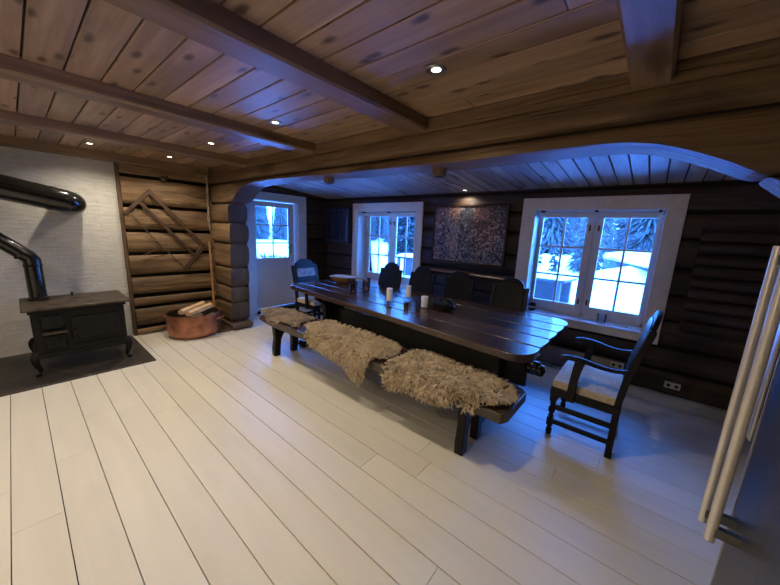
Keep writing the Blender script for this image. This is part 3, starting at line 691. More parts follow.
# --- sheepskins
def sheepskin(outline, label, mat, seed, dx=0.0, lift=0.0, lock=0.05, dens=4200, wdt=0.0055):
    rnd = random.Random(seed); outline = [(x + dx, y + (lift if y < 1.95 else 0)) for x, y in outline]
    P = [(v.x, v.y) for v in catmull([(x, y, 0) for x, y in outline + [outline[0]]], 4)]
    def inside(x, y):
        c = False; n = len(P)
        for i in range(n):
            x1, y1 = P[i]; x2, y2 = P[(i + 1) % n]
            if (y1 > y) != (y2 > y) and x < (x2 - x1) * (y - y1) / (y2 - y1) + x1: c = not c
        return c
    def edged(x, y): return min(math.hypot(x - a, y - b) for a, b in P)
    E_ = by0 - 0.004; R = 0.03
    def surf(x, v, hgt):
        """unrolled coordinates to the draped skin: flat on the seat, folded over the front edge"""
        if v >= E_ + R: p = Vector((x, v, 0.444)); n = Vector((0, 0, 1))
        else:
            a = (E_ + R - v) / R
            if a < pi / 2: n = Vector((0, -sin(a), cos(a))); p = Vector((x, E_ + R, 0.444 - R)) + n * R
            else: n = Vector((0, -1, 0.05)).normalized(); p = Vector((x, E_, 0.444 - R - (a - pi / 2) * R))
        if v > by1: p.z -= (v - by1) * 0.6
        return p + n * hgt, n
    xs = [p[0] for p in P]; ys = [p[1] for p in P]; x0, x1, y0, y1 = min(xs), max(xs), min(ys), max(ys)
    m = MB(); st = 0.025; idx = {}; nx = int((x1 - x0) / st) + 2; ny = int((y1 - y0) / st) + 2
    def hg(x, y): 
        d = min(edged(x, y), 0.06); return 0.006 + 0.022 * (d / 0.06) ** 0.5 + 0.012 * noise.noise(Vector((x * 9, y * 9, seed))) + 0.012 * noise.noise(Vector((x * 26, y * 26, seed)))
    for i in range(nx):
        for j in range(ny):
            x, y = x0 + i * st, y0 + j * st
            if inside(x, y): idx[(i, j)] = len(m.v); m.v.append(tuple(surf(x, y, max(0.004, hg(x, y)))[0]))
    for (i, j), q in list(idx.items()):
        k = [(i + 1, j), (i + 1, j + 1), (i, j + 1)]
        if all(c in idx for c in k): m.f.append((q, idx[k[0]], idx[k[1]], idx[k[2]]))
    cnt = 0
    while cnt < dens:
        x, y = rnd.uniform(x0, x1), rnd.uniform(y0, y1)
        if not inside(x, y): continue
        cnt += 1; d = edged(x, y); p, n = surf(x, y, max(0.0, hg(x, y) - 0.004))
        # locks lie in swirling directions, outwards near the rim
        ang = noise.noise(Vector((x * 5, y * 5, seed + 3))) * 5 + noise.noise(Vector((x * 22, y * 22, seed + 8))) * 4 + rnd.uniform(-0.3, 0.3)
        dv = Vector((cos(ang), sin(ang), 0)) * 0.75 + Vector((0, -0.55, 0))
        if y < E_: dv = Vector((dv.x * 0.5, -0.25, -1))
        if d < 0.06:
            c = min(P, key=lambda q: math.hypot(x - q[0], y - q[1])); o_ = Vector((c[0] - x, c[1] - y, 0))
            if o_.length > 1e-4: dv = dv * 0.4 + (o_.normalized() if y >= E_ else Vector((o_.normalized().x, -0.2, o_.normalized().y)))
        dv = dv.normalized(); L = lock * rnd.uniform(0.6, 1.3); wd = wdt * rnd.uniform(0.7, 1.3)
        side = dv.cross(n).normalized(); cur = rnd.uniform(-1, 1) * 0.35
        base = len(m.v); pos = p.copy()
        K = 6
        for k in range(K + 1):
            tt = k / K; w = wd * (1 - tt) ** 0.6 + 0.0006
            q = p + dv * L * tt * 0.80 + n * (L * 0.55 * sin(tt * pi * 0.72)) + side * wdt * 0.8 * sin(tt * 9 + cur * 9) + side * cur * L * tt * tt
            if y > E_ and q.z < 0.447 and q.y > by0 and q.y < by1: q.z = 0.447
            m.v.append(tuple(q - side * w)); m.v.append(tuple(q + n * w * 0.9)); m.v.append(tuple(q + side * w))
        for k in range(K):
            a = base + 3 * k
            m.f.append((a, a + 1, a + 4, a + 3)); m.f.append((a + 1, a + 2, a + 5, a + 4))
    o = obj('sheepskin', m, mat, smooth=True, fix=False, at=((x0 + x1) / 2, (max(y0, by0) + y1) / 2, 0.444))
    return tag(o, label, 'sheepskin', 'sheepskins on the bench')
sheepskin([(-3.66, 1.86), (-3.80, 1.98), (-3.80, 2.16), (-3.52, 2.25), (-3.14, 2.25), (-3.02, 2.23), (-2.97, 2.12), (-2.99, 2.0), (-2.90, 1.88), (-2.95, 1.83), (-3.03, 1.86), (-3.2, 1.80), (-3.36, 1.78), (-3.5, 1.83)], 'short-haired grey-brown sheepskin at the far end of the bench, nearest the white door', 'fleece2', 1, 0.0, 0.045, lock=0.028, dens=2600)
sheepskin([(-2.70, 1.86), (-2.86, 1.98), (-2.90, 2.16), (-2.80, 2.28), (-2.52, 2.30), (-2.21, 2.30), (-1.9, 2.27), (-1.74, 2.22), (-1.67, 2.08), (-1.68, 1.95), (-1.75, 1.84), (-1.80, 1.74), (-1.81, 1.66), (-1.86, 1.60), (-1.95, 1.62), (-2.08, 1.69), (-2.30, 1.71), (-2.5, 1.75), (-2.64, 1.78)], 'long-haired beige sheepskin in the middle of the bench, one corner hanging over the front', 'fleece', 2, 0.045, 0.045, lock=0.052, dens=5200)
sheepskin([(-1.57, 1.78), (-1.57, 1.90), (-1.57, 2.05), (-1.57, 2.2), (-1.54, 2.29), (-1.36, 2.30), (-1.15, 2.28), (-0.95, 2.27), (-0.80, 2.24), (-0.70, 2.20), (-0.62, 2.08), (-0.62, 1.98), (-0.66, 1.89), (-0.73, 1.85), (-0.82, 1.80), (-0.93, 1.82), (-1.03, 1.76), (-1.16, 1.74), (-1.28, 1.75), (-1.43, 1.73), (-1.54, 1.70)], 'long-haired beige sheepskin at the near right end of the bench', 'fleece', 3, 0.045, 0.02, lock=0.055, dens=5800)

# --- chairs (local: faces +x, origin on the floor under the seat)
def chair(label, loc, rz, arms, w=0.25, seatmat='cushion', panel='lacquer', group=None):
    t = thing('armchair' if arms else 'dining_chair', label, 'armchair' if arms else 'chair', loc, rz, group, local=True)
    fx, bx = 0.20, -0.20
    obj('seat_frame', MB().box(bx - 0.02, fx + 0.025, -w, w, 0.345, 0.41), 'black_wood', t, bevel=0.006)
    cu = MB(); n = 8; vs = []; fs = []
    for i in range(n + 1):
        for j in range(n + 1):
            u, v = i / n * 2 - 1, j / n * 2 - 1
            vs.append((0.005 + u * 0.215, v * (w - 0.015), 0.465 + 0.028 * (1 - u ** 4) * (1 - v ** 4)))
    for i in range(n):
        for j in range(n): q = i * (n + 1) + j; fs.append((q, q + n + 1, q + n + 2, q + 1))
    cu.add(vs, fs); cu.box(0.005 - 0.215, 0.005 + 0.215, -(w - 0.015), w - 0.015, 0.405, 0.466)
    obj('seat_cushion', cu, seatmat, t)
    for s_ in (-1, 1):
        y = s_ * (w - 0.028)
        if arms or True:
            lg = MB(); lg.box(fx - 0.022, fx + 0.022, y - 0.022, y + 0.022, 0.29, 0.36); lg.box(fx - 0.022, fx + 0.022, y - 0.022, y + 0.022, 0.085, 0.15)
            lg.lathe([(0.016, 0), (0.022, 0.015), (0.022, 0.05), (0.014, 0.06), (0.02, 0.075), (0.014, 0.086)], (fx, y, 0), 14)
            lg.lathe([(0.014, 0.149), (0.021, 0.165), (0.013, 0.18), (0.024, 0.20), (0.025, 0.225), (0.014, 0.25), (0.021, 0.268), (0.014, 0.291)], (fx, y, 0), 14)
            obj('leg', lg, 'black_wood', t)
        post = MB()
        path = [(bx, 0.0), (bx, 0.42), (bx - 0.02, 0.6), (bx - 0.105, 0.98)]
        for (a, b) in zip(path[:-1], path[1:]): post.bar((a[0], y, a[1]), (b[0], y, b[1] + 0.004), 0.036, 0.042, (1, 0, 0))
        obj('leg', post, 'black_wood', t, bevel=0.005)
        obj('stretcher', MB().box(bx, fx, y - 0.012, y + 0.012, 0.10, 0.135), 'black_wood', t, bevel=0.004)
        obj('stretcher', MB().box(bx, fx, y - 0.012, y + 0.012, 0.225, 0.262), 'black_wood', t, bevel=0.004)
    obj('stretcher', MB().box(fx - 0.013, fx + 0.013, -w + 0.03, w - 0.03, 0.245, 0.285), 'black_wood', t, bevel=0.004)
    obj('stretcher', MB().box(bx - 0.013, bx + 0.013, -w + 0.03, w - 0.03, 0.16, 0.195), 'black_wood', t, bevel=0.004)
    k = (w - 0.012)
    out = [(-k, 0.56), (k, 0.56), (k, 0.965), (k - 0.02, 0.985), (k - 0.055, 0.975)]
    out += [(((k - 0.06) * cos(a)), 0.985 + 0.095 * sin(a)) for a in [pi * i / 12 for i in range(13)]]
    out += [(-k + 0.055, 0.975), (-k + 0.02, 0.985), (-k, 0.965)]
    def bf(a, b, d): return (bx - 0.02 - (b - 0.6) * 0.225 + d, a, b)
    obj('backrest', MB().prism(out, bf, -0.014, 0.016), 'lacquer', t, bevel=0.005)
    kk = k - 0.05; pan = [(-kk, 0.63), (kk, 0.63), (kk, 0.95)] + [((kk) * cos(a), 0.95 + 0.07 * sin(a)) for a in [pi * i / 8 for i in range(1, 8)]] + [(-kk, 0.95)]
    obj('back_panel', MB().prism(pan, bf, 0.016, 0.024), 'black_wood' if panel == 'lacquer' else 'lacquer', t, bevel=0.003)
    if panel != 'lacquer':
        q = obj('woven_band', MB().prism([(-kk + 0.01, 0.80), (kk - 0.01, 0.80), (kk - 0.01, 0.93), (-kk + 0.01, 0.93)], bf, 0.024, 0.034), 'bandfab', t, bevel=0.003)
        q['label'] = 'pale woven band across the backrest'
    if arms:
        for s_ in (-1, 1):
            y = s_ * (w - 0.02)
            arm = catmull([(bx - 0.045, y, 0.68), (bx + 0.05, y + 0.004 * s_, 0.66), (bx + 0.14, y + 0.010 * s_, 0.662), (bx + 0.24, y + 0.018 * s_, 0.680), (bx + 0.33, y + 0.024 * s_, 0.682), (bx + 0.385, y + 0.028 * s_, 0.668)], 5)
            rd = [0.021 + 0.011 * (i / (len(arm) - 1)) for i in range(len(arm))]
            am = MB().tube(arm, rd, 12, True, 0.6)
            obj('armrest', am, 'lacquer', t)
            sup = [(fx - 0.075, 0.345), (fx - 0.08, 0.45), (fx - 0.085, 0.53), (fx - 0.10, 0.60), (fx - 0.125, 0.668), (fx - 0.02, 0.675), (fx - 0.01, 0.62), (fx + 0.0, 0.54), (fx + 0.01, 0.45), (fx + 0.015, 0.345)]
            sup = [(fx - 0.055 + (a - fx + 0.055) * 0.62 - 0.075, b) for a, b in sup]
            obj('arm_support', MB().prism(sup, lambda a, b, t_: (a, t_, b), s_ * (w + 0.002) - 0.0, s_ * (w + 0.002) + 0.026 * s_), 'black_wood', t, bevel=0.005)
    return t
G = 'black chairs along the window side of the table'
chair('black wooden armchair with a beige seat at the right end of the table', (-0.23, 2.855, 0), pi, True, 0.285)
chair('black armchair with a pale band across its backrest, beside the white door', (-3.99, 2.99, 0), radians(4), True, 0.25, panel='band')
bpy.data.objects['armchair.001'].scale = (1, 1, 0.97)
c0 = chair('black arch-topped chair standing in front of the smaller window, leftmost on the window side', (-3.03, 3.36, 0), radians(-90), False, 0.215, group=G)
dup(c0, (-2.46, 3.37, 0), radians(-91), 'black arch-topped chair between the smaller window and the picture, behind the tall candles', G)
dup(c0, (-1.87, 3.36, 0), radians(-90), 'dark chair against the log wall straight below the wall picture', G)
dup(c0, (-1.20, 3.34, 0), radians(-89), 'dark chair just left of the large window, rightmost on the window side', G)

# --- live edge ledge on the window wall, left of the big window
led = MB(); n = 24; vs = []; fs = []
for i in range(n + 1):
    x = -2.83 + (1.50) * i / n; y0 = YB - 0.19 + 0.018 * noise.noise(Vector((x * 4, 0, 0))); zc = 0.985 - 0.0 * i / n + 0.006 * noise.noise(Vector((x * 5, 3, 0)))
    vs += [(x, YB - 0.03, zc - 0.025), (x, YB - 0.03, zc + 0.022), (x, y0 + 0.02, zc + 0.022), (x, y0, zc + 0.004), (x, y0 + 0.03, zc - 0.025)]
for i in range(n):
    for k in range(5): k2 = (k + 1) % 5; fs.append((i * 5 + k, i * 5 + k2, i * 5 + 5 + k2, i * 5 + 5 + k))
fs += [tuple(range(5)), tuple(range(n * 5, n * 5 + 5))]
led.add(vs, fs)
tag(obj('wall_ledge', led, wood('live_edge_wood', (0.20, 0.10, 0.06), (0.09, 0.045, 0.028), 'x', 24, 2, 0.3, rough=0.4), at=(-2.08, YB - 0.05, 0.98)), 'brown live-edge wooden ledge on the log wall under the picture', 'shelf')

# --- picture
t = thing('wall_picture', 'large dark-framed abstract collage picture on the log wall between the windows', 'picture', (-2.07, YB - 0.07, 1.545))
a = MB().box(-0.535, 0.535, -0.02, -0.012, -0.385, 0.385)
t['_local'] = 1
obj('picture_canvas', a, 'art', t)
fr = MB()
for b_ in ((-0.565, 0.565, -0.03, 0.0, 0.385, 0.415), (-0.565, 0.565, -0.03, 0.0, -0.415, -0.385), (-0.565, -0.535, -0.03, 0.0, -0.385, 0.385), (0.535, 0.565, -0.03, 0.0, -0.385, 0.385)): fr.box(*b_)
obj('picture_frame', fr, 'black_table', t, bevel=0.004)

# --- small dark blue glazed wall cabinet in the corner
MAT['navy'] = plain('navy_paint', (0.025, 0.035, 0.075), 0.35, var=0.1)
MAT['navyglass'] = plain('dark_cabinet_glass', (0.02, 0.03, 0.06), 0.12, 0.0, 0.7, var=0.1)
t = thing('wall_cabinet', 'small dark blue glazed cabinet on the window wall in the corner beside the door', 'cabinet', (-4.78, YB - 0.1, 1.28))
t['_local'] = 1
obj('cabinet_body', MB().box(-0.39, 0.30, -0.04, 0.05, 0.0, 0.66), 'navy', t, bevel=0.005)
for k, (a_, b_) in enumerate(((-0.385, -0.16), (-0.15, 0.07), (0.08, 0.295))):
    d = MB(); 
    for q in ((a_, b_, -0.06, -0.04, 0.60, 0.65), (a_, b_, -0.06, -0.04, 0.01, 0.06), (a_, a_ + 0.03, -0.06, -0.04, 0.06, 0.60), (b_ - 0.03, b_, -0.06, -0.04, 0.06, 0.60)): d.box(*q)
    dd = obj('cabinet_door', d, 'navy', t, bevel=0.003)
    obj('cabinet_pane', MB().box(a_ + 0.028, b_ - 0.028, -0.05, -0.045, 0.058, 0.602), 'navyglass', dd)

# --- stack of half-round logs on the window wall right of the big window
t = thing('half_log_panel', 'dark panel of stacked half-round logs on the wall right of the large window', 'wall panel', (0.95, YB - 0.07, 0.70))
for k in range(9):
    z = 0.72 + k * 0.107
    m = MB().tube([(0.30, YB - 0.135, z + 0.05), (0.9, YB - 0.137, z + 0.052), (1.6, YB - 0.135, z + 0.05)], 0.052, 16)
    obj('half_log', m, 'log_dark', t)

# --- items on the table
T = 0.75
tb = thing('wooden_bowl', 'shallow square wooden bowl on the left end of the dining table', 'bowl', (-3.52, 3.13, T), radians(20), local=True)
tb.scale = (0.78, 0.78, 1.1)
bw = MB()
prof = [(0.10, 0.0), (0.17, 0.02), (0.245, 0.085), (0.235, 0.09), (0.15, 0.035), (0.001, 0.03)]
def squ(prof, seg=40):
    m = MB(); 
    for r, z in prof:
        for k in range(seg):
            a = 2 * pi * k / seg; c, s_ = cos(a), sin(a); q = (abs(c) ** 5 + abs(s_) ** 5) ** (-1 / 5)
            m.v.append((r * c * q, r * s_ * q * 0.72, z))
    for i in range(len(prof) - 1):
        for k in range(seg): k2 = (k + 1) % seg; m.f.append((i * seg + k, i * seg + k2, (i + 1) * seg + k2, (i + 1) * seg + k))
    m.f.append(tuple(range(seg))[::-1]); return m
obj('bowl_body', squ(prof), 'bowl', tb)
obj('bowl_rim', squ([(0.236, 0.086), (0.248, 0.083), (0.252, 0.092), (0.236, 0.094), (0.234, 0.088)]), 'bowl_rim', tb)['label'] = 'pale worn rim'
def glass(loc, label, r=0.042, h=0.11, mat='smokeglass', tea=True, group=None):
    t = thing('tealight_glass' if tea else 'drinking_glass', label, 'candle holder' if tea else 'glass', loc, 0, group, local=True)
    g = MB().lathe([(r * 0.85, 0), (r * 0.9, 0.004), (r, h), (r - 0.003, h), (r * 0.86, 0.012), (0.001, 0.01)], (0, 0, 0), 24)
    obj('glass_body', g, mat, t)
    if tea: obj('tealight', MB().lathe([(0.019, 0.012), (0.019, 0.026), (0.015, 0.028), (0.001, 0.027)], (0, 0, 0), 16), 'wax', t)
    return t
GG = 'smoky tealight glasses beside the wooden bowl'
glass((-2.87, 2.72, T), 'smoky tealight glass beside the bowl, nearest the bench', 0.05, 0.15, group=GG)
glass((-3.04, 2.86, T), 'smoky tealight glass between the bowl and the other tealight glasses', 0.045, 0.14, group=GG)
glass((-2.86, 2.95, T), 'smoky tealight glass nearest the window in its cluster of three', 0.05, 0.15, group=GG)
def candle(loc, label, r, z0, z1, stand, group='white candles on the dining table'):
    t = thing('candle', label, 'candle', loc, 0, group, local=True)
    obj('candle_wax', MB().lathe([(r, z0), (r, z1 - 0.004), (r - 0.004, z1), (0.008, z1 - 0.004), (0.001, z1 - 0.005)], (0, 0, 0), 24), 'wax', t)
    obj('wick', MB().tube([(0, 0, z1 - 0.006), (0.001, 0, z1 + 0.006), (0.003, 0, z1 + 0.012)], 0.0012, 6), 'wick', t)
    if stand:
        m = MB(); 
        for zz, rr in ((z0, r + 0.006), (0.012, r + 0.016)):
            m.tube([(rr * cos(2 * pi * k / 24), rr * sin(2 * pi * k / 24), zz) for k in range(25)], 0.0028, 6, False)
        for k in range(4):
            a = 2 * pi * k / 4 + 0.4; m.tube([((r + 0.006) * cos(a), (r + 0.006) * sin(a), z0), ((r + 0.02) * cos(a), (r + 0.02) * sin(a), 0.03), ((r + 0.024) * cos(a), (r + 0.024) * sin(a), 0.002)], 0.0025, 6)
        m.lathe([(0.001, z0 - 0.004), (r + 0.004, z0 - 0.004), (r + 0.004, z0 - 0.001), (0.001, z0 - 0.001)], (0, 0, 0), 20)
        obj('wire_stand', m, 'hook', t)
    return t
candle((-2.165, 2.60, T), 'tall white pillar candle on a wire stand, left one of the two tall candles', 0.032, 0.042, 0.182, True)
candle((-2.15, 2.93, T), 'tall white pillar candle on a wire stand, standing right of its tall twin', 0.032, 0.040, 0.178, True)
candle((-1.83, 2.80, T), 'short wide white candle beside the black leather bag', 0.038, 0.004, 0.12, False)
t = glass((-1.90, 2.56, T), 'small amber and blue glass in front of the short candle', 0.026, 0.07, 'smokeglass', False)
t = glass((-1.80, 2.64, T), 'small pale blue stemmed glass in front of the short candle', 0.030, 0.10, 'clearglass', False)
obj('glass_stem', MB().lathe([(0.03, 0), (0.03, 0.003), (0.006, 0.008), (0.006, 0.03), (0.02, 0.045)], (0, 0, -0.0), 16), 'clearglass', t)
# soft black bag
t = thing('leather_bag', 'small crumpled black leather bag with looped handle lying on the table', 'bag', (-1.64, 2.88, T), radians(-25), local=True)
m = MB(); ns, nr = 28, 14; vs = []
for i in range(nr + 1):
    th = pi * i / nr
    for k in range(ns):
        a = 2 * pi * k / ns; x = sin(th) * cos(a); y = sin(th) * sin(a); z = cos(th)
        x = math.copysign(abs(x) ** 0.8, x) * 0.17; y = math.copysign(abs(y) ** 0.8, y) * 0.085; z = (z * 0.5 + 0.5) * 0.115
        d = noise.noise(Vector((x * 18, y * 18, z * 18))) * 0.038 * (1 if z > 0.02 else 0.1)
        vs.append((x * (1 + d * 2), y * (1 + d * 3), max(0.001, z + d)))
for i in range(nr):
    for k in range(ns): k2 = (k + 1) % ns; m.f.append((i * ns + k, (i + 1) * ns + k, (i + 1) * ns + k2, i * ns + k2))
m.v = vs
obj('bag_body', m, 'clothblack', t)
obj('bag_handle', MB().tube(catmull([(0.0, -0.03, 0.09), (0.03, -0.035, 0.125), (0.08, -0.02, 0.13), (0.13, 0.0, 0.115), (0.15, 0.02, 0.06)], 5), 0.006, 8), 'clothblack', t)

# --- on the sills
SZ = WZ0 + 0.014
t = thing('tealight_pot', 'small dark openwork tealight pot at the left end of the large window sill', 'candle holder', (-1.115, YB + 0.03, SZ), 0, local=True)
obj('pot_body', MB().lathe([(0.034, 0), (0.045, 0.02), (0.046, 0.07), (0.040, 0.09), (0.036, 0.088), (0.04, 0.02), (0.001, 0.01)], (0, 0, 0), 20), 'hook', t)
obj('pot_band', MB().lathe([(0.0465, 0.03), (0.0475, 0.035), (0.0475, 0.055), (0.0465, 0.06)], (0, 0, 0), 20), 'handle', t)
glass((-0.35, YB + 0.02, SZ), 'pale blue drinking glass in the middle of the large window sill', 0.047, 0.10, 'clearglass', False)
tag(obj('matchbox', MB().box(-0.22, -0.10, YB - 0.02, YB + 0.035, SZ, SZ + 0.014), 'plastic', bevel=0.002, at=(-0.16, YB, SZ)), 'small flat white box lying on the large window sill right of the glass', 'box')
tag(obj('matchbox', MB().box(-4.12, -4.05, YB + 0.02, YB + 0.055, SZ, SZ + 0.03), 'hook', bevel=0.002, at=(-4.08, YB, SZ)), 'small dark box on the smaller window sill behind the leftmost chair', 'box')

# --- sockets
def socket(x, z, label):
    y = YB - 0.092 if z > 0.16 else YB - 0.078
    t = thing('wall_socket', label, 'socket', (x, y, z), 0, 'white double wall sockets', local=True)
    obj('socket_plate', MB().box(-0.062, 0.062, -0.010, 0.03, -0.032, 0.032), 'plastic', t, bevel=0.004)
    for dx in (-0.030, 0.030):
        q = obj('socket_well', MB().lathe([(0.016, 0), (0.016, 0.001), (0.001, 0.001)], (0, 0, 0), 20).tf(Matrix.Translation((dx, -0.0105, 0)) @ Matrix.Rotation(radians(90), 4, 'X')), 'darkhole', t)
socket(0.35, 0.125, 'white double wall socket low on the dark wall right of the armchair')
socket(-0.125, 0.20, 'white double wall socket low on the wall seen through the armchair')

# --- stove
t = thing('wood_stove', 'old black cast-iron cooking stove on curved legs in front of the white chimney', 'stove', (-4.63, 0.35, 0.014))
X0, X1, Y0, Y1 = -4.93, -4.36, 0.005, 0.69
obj('stove_body', MB().box(X0, X1, Y0, Y1, 0.20, 0.665), 'iron', t, bevel=0.012)
tp = MB().box(-4.97, -4.30, -0.045, 0.745, 0.668, 0.692); obj('stove_top', tp, 'irontop', t, bevel=0.008)
for (xx, yy) in ((-4.50, 0.22), (-4.50, 0.50), (-4.75, 0.42)):
    obj('hob_ring', MB().lathe([(0.001, 0.0), (0.085, 0.0), (0.085, 0.004), (0.07, 0.005), (0.001, 0.005)], (xx, yy, 0.691), 28), 'irontop', t)
for b_ in ((X0 - 0.01, X1 + 0.02, Y0 - 0.012, Y1 + 0.012, 0.19, 0.225), (X0 - 0.01, X1 + 0.022, Y0 - 0.014, Y1 + 0.014, 0.635, 0.668)): obj('moulding', MB().box(*b_), 'iron', t, bevel=0.006)
d = MB().box(X1, X1 + 0.02, 0.265, 0.635, 0.30, 0.56); dd = obj('oven_door', d, 'iron', t, bevel=0.006)
q = MB().box(X1 + 0.018, X1 + 0.028, 0.295, 0.605, 0.33, 0.53); obj('door_panel', q, 'iron', dd, bevel=0.008)
obj('latch', MB().tube([(X1 + 0.02, 0.285, 0.43), (X1 + 0.05, 0.285, 0.43), (X1 + 0.052, 0.285, 0.40)], 0.008, 8), 'hook', dd)
d = MB().box(X1, X1 + 0.022, 0.07, 0.22, 0.47, 0.60); dd = obj('fire_door', d, 'iron', t, bevel=0.006)
obj('latch', MB().tube([(X1 + 0.02, 0.20, 0.53), (X1 + 0.045, 0.20, 0.53), (X1 + 0.047, 0.17, 0.53)], 0.007, 8), 'hook', dd)
obj('ash_shelf', MB().box(X1, X1 + 0.07, 0.065, 0.235, 0.43, 0.445), 'irontop', t, bevel=0.004)
d = MB().box(X1, X1 + 0.02, 0.075, 0.215, 0.27, 0.41); dd = obj('ash_door', d, 'iron', t, bevel=0.006)
obj('knob', MB().lathe([(0.001, 0), (0.012, 0.003), (0.012, 0.012), (0.001, 0.016)], (0, 0, 0), 12).tf(Matrix.Translation((X1 + 0.02, 0.145, 0.34)) @ Matrix.Rotation(radians(90), 4, 'Y')), 'hook', dd)
for sx_, sy_ in ((1, 1), (1, -1), (-1, 1), (-1, -1)):
    x = X1 - 0.03 if sx_ > 0 else X0 + 0.03; y = Y1 - 0.02 if sy_ > 0 else Y0 + 0.01
    p = catmull([(x, y, 0.235), (x + 0.022 * sx_, y + 0.022 * sy_, 0.20), (x + 0.02 * sx_, y + 0.02 * sy_, 0.14), (x + 0.0, y + 0.0 * sy_, 0.07), (x + 0.008 * sx_, y + 0.01 * sy_, 0.035), (x + 0.03 * sx_, y + 0.02 * sy_, 0.022)], 4)
    n_ = len(p); rr = [0.042 - 0.030 * min(1, i / (n_ * 0.7)) if i < n_ * 0.75 else 0.014 + 0.010 * (i - n_ * 0.75) / (n_ * 0.25) for i in range(n_)]
    obj('leg', MB().tube(p, rr, 12), 'iron', t)
obj('lid_knob', MB().lathe([(0.012, 0), (0.006, 0.012), (0.006, 0.022), (0.016, 0.032), (0.014, 0.04), (0.001, 0.042)], (-4.86, 0.34, 0.691), 14), 'hook', t)
# stovepipe
t = thing('stovepipe', 'black stovepipe bending up and left from the back of the stove top', 'pipe', (-4.80, 0.09, 0.692))
obj('pipe_section', MB().tube([(-4.80, 0.09, 0.695), (-4.80, 0.09, 1.11), (-4.80, 0.072, 1.135), (-4.80, -0.49, 1.69)], 0.066, 28), 'enamel', t)
obj('pipe_collar', MB().lathe([(0.076, 0), (0.078, 0.005), (0.078, 0.02), (0.068, 0.03)], (-4.80, 0.09, 0.695), 28), 'enamel', t)
cl = MB().tube([(-4.80, 0.09, 1.035), (-4.80, 0.09, 1.06)], 0.07, 28); cl.tube([(-4.80, 0.035, 1.16), (-4.80, 0.017, 1.178)], 0.07, 28)
obj('pipe_joint', cl, 'enamel', t)
t = thing('flue_pipe', 'thick glossy black flue pipe running along the upper chimney wall and into it', 'pipe', (-4.80, 0.5, 1.7))
pth = [(-4.80, -1.7, 2.16), (-4.80, 0.30, 1.725), (-4.80, 0.36, 1.712)] + [(-4.80 - 0.12 * (1 - cos(a)), 0.36 + 0.09 * sin(a), 1.712 - 0.02 * sin(a)) for a in [pi / 2 * k / 6 for k in range(1, 7)]] + [(-5.235, 0.45, 1.68)]
obj('pipe_section', MB().tube(pth, 0.118, 32), 'enamel', t)
obj('pipe_joint', MB().tube([(-4.80, 0.27, 1.7315), (-4.80, 0.31, 1.723)], 0.122, 32), 'enamel', t)

# --- copper tub with firewood
t = thing('copper_tub', 'round copper tub holding firewood in the corner of the log walls', 'tub', (-4.80, 1.50, 0.0), 0, local=True)
R_ = 0.325
obj('tub_body', MB().lathe([(0.001, 0.004), (R_ - 0.10, 0.0), (R_ - 0.045, 0.012), (R_ - 0.012, 0.045), (R_, 0.08), (R_, 0.29), (R_ + 0.008, 0.322), (R_ + 0.006, 0.33), (R_ - 0.008, 0.322), (R_ - 0.008, 0.08), (0.001, 0.06)], (0, 0, 0), 48), 'copper', t)
obj('tub_lining', MB().lathe([(0.001, 0.064), (R_ - 0.02, 0.07), (R_ - 0.0095, 0.10), (R_ - 0.0095, 0.31), (R_ - 0.0105, 0.31), (R_ - 0.03, 0.08), (0.001, 0.068)], (0, 0, 0), 48), 'copper_in', t)
for a0 in (radians(42), radians(222)):
    m = MB(); cx_, sy_ = cos(a0), sin(a0)
    pts = [(R_ * cos(a0 - 0.22), R_ * sin(a0 - 0.22), 0.24), ((R_ + 0.05) * cos(a0 - 0.2), (R_ + 0.05) * sin(a0 - 0.2), 0.255), ((R_ + 0.07) * cx_, (R_ + 0.07) * sy_, 0.26), ((R_ + 0.05) * cos(a0 + 0.2), (R_ + 0.05) * sin(a0 + 0.2), 0.255), (R_ * cos(a0 + 0.22), R_ * sin(a0 + 0.22), 0.24)]
    m.tube(catmull(pts, 4), 0.010, 8); obj('tub_handle', m, 'copper', t)
def billet(a, b, r, label, seed):
    rnd = random.Random(seed); a = Vector(a); b = Vector(b); d = (b - a).normalized(); u = Vector((0, 0, 1)); s_ = d.cross(u).normalized(); u = s_.cross(d)
    sec = [(-1, -0.5), (-0.2, -0.75), (0.95, -0.45), (0.7, 0.35), (-0.1, 0.75), (-0.85, 0.3)]; m = MB(); n = 8; vs = []; fs = []
    for i in range(n + 1):
        p = a.lerp(b, i / n)
        for (x, y) in sec: vs.append(p + s_ * x * r * (1 + rnd.uniform(-.06, .06)) + u * y * r * (1 + rnd.uniform(-.06, .06)))
    k6 = len(sec)
    for i in range(n):
        for k in range(k6): k2 = (k + 1) % k6; fs.append((i * k6 + k, i * k6 + k2, (i + 1) * k6 + k2, (i + 1) * k6 + k))
    fs += [tuple(range(k6)), tuple(range(n * k6, n * k6 + k6))]
    m.add(vs, fs); return tag(obj('firewood_log', m, 'firewood', at=a), label, 'firewood', 'split logs in the copper tub')
billet((-4.60, 1.37, 0.35), (-4.78, 1.72, 0.39), 0.05, 'pale split firewood log on top, nearer edge of the copper tub', 1)
billet((-4.71, 1.32, 0.36), (-4.89, 1.66, 0.40), 0.05, 'pale split firewood log on top, nearer the log wall', 2)
MAT['birch'] = wood('weathered_log', (0.30, 0.21, 0.13), (0.16, 0.10, 0.06), 'y', 40, 2, knots=0, rough=0.8)
o = billet((-4.60, 1.50, 0.22), (-4.75, 1.74, 0.24), 0.06, 'darker split log lower in the tub beneath the pale ones', 3); o.data.materials[0] = MAT['birch']
o = billet((-4.85, 1.40, 0.17), (-5.0, 1.66, 0.19), 0.06, 'darker split log deep in the tub by the log wall', 4); o.data.materials[0] = MAT['birch']
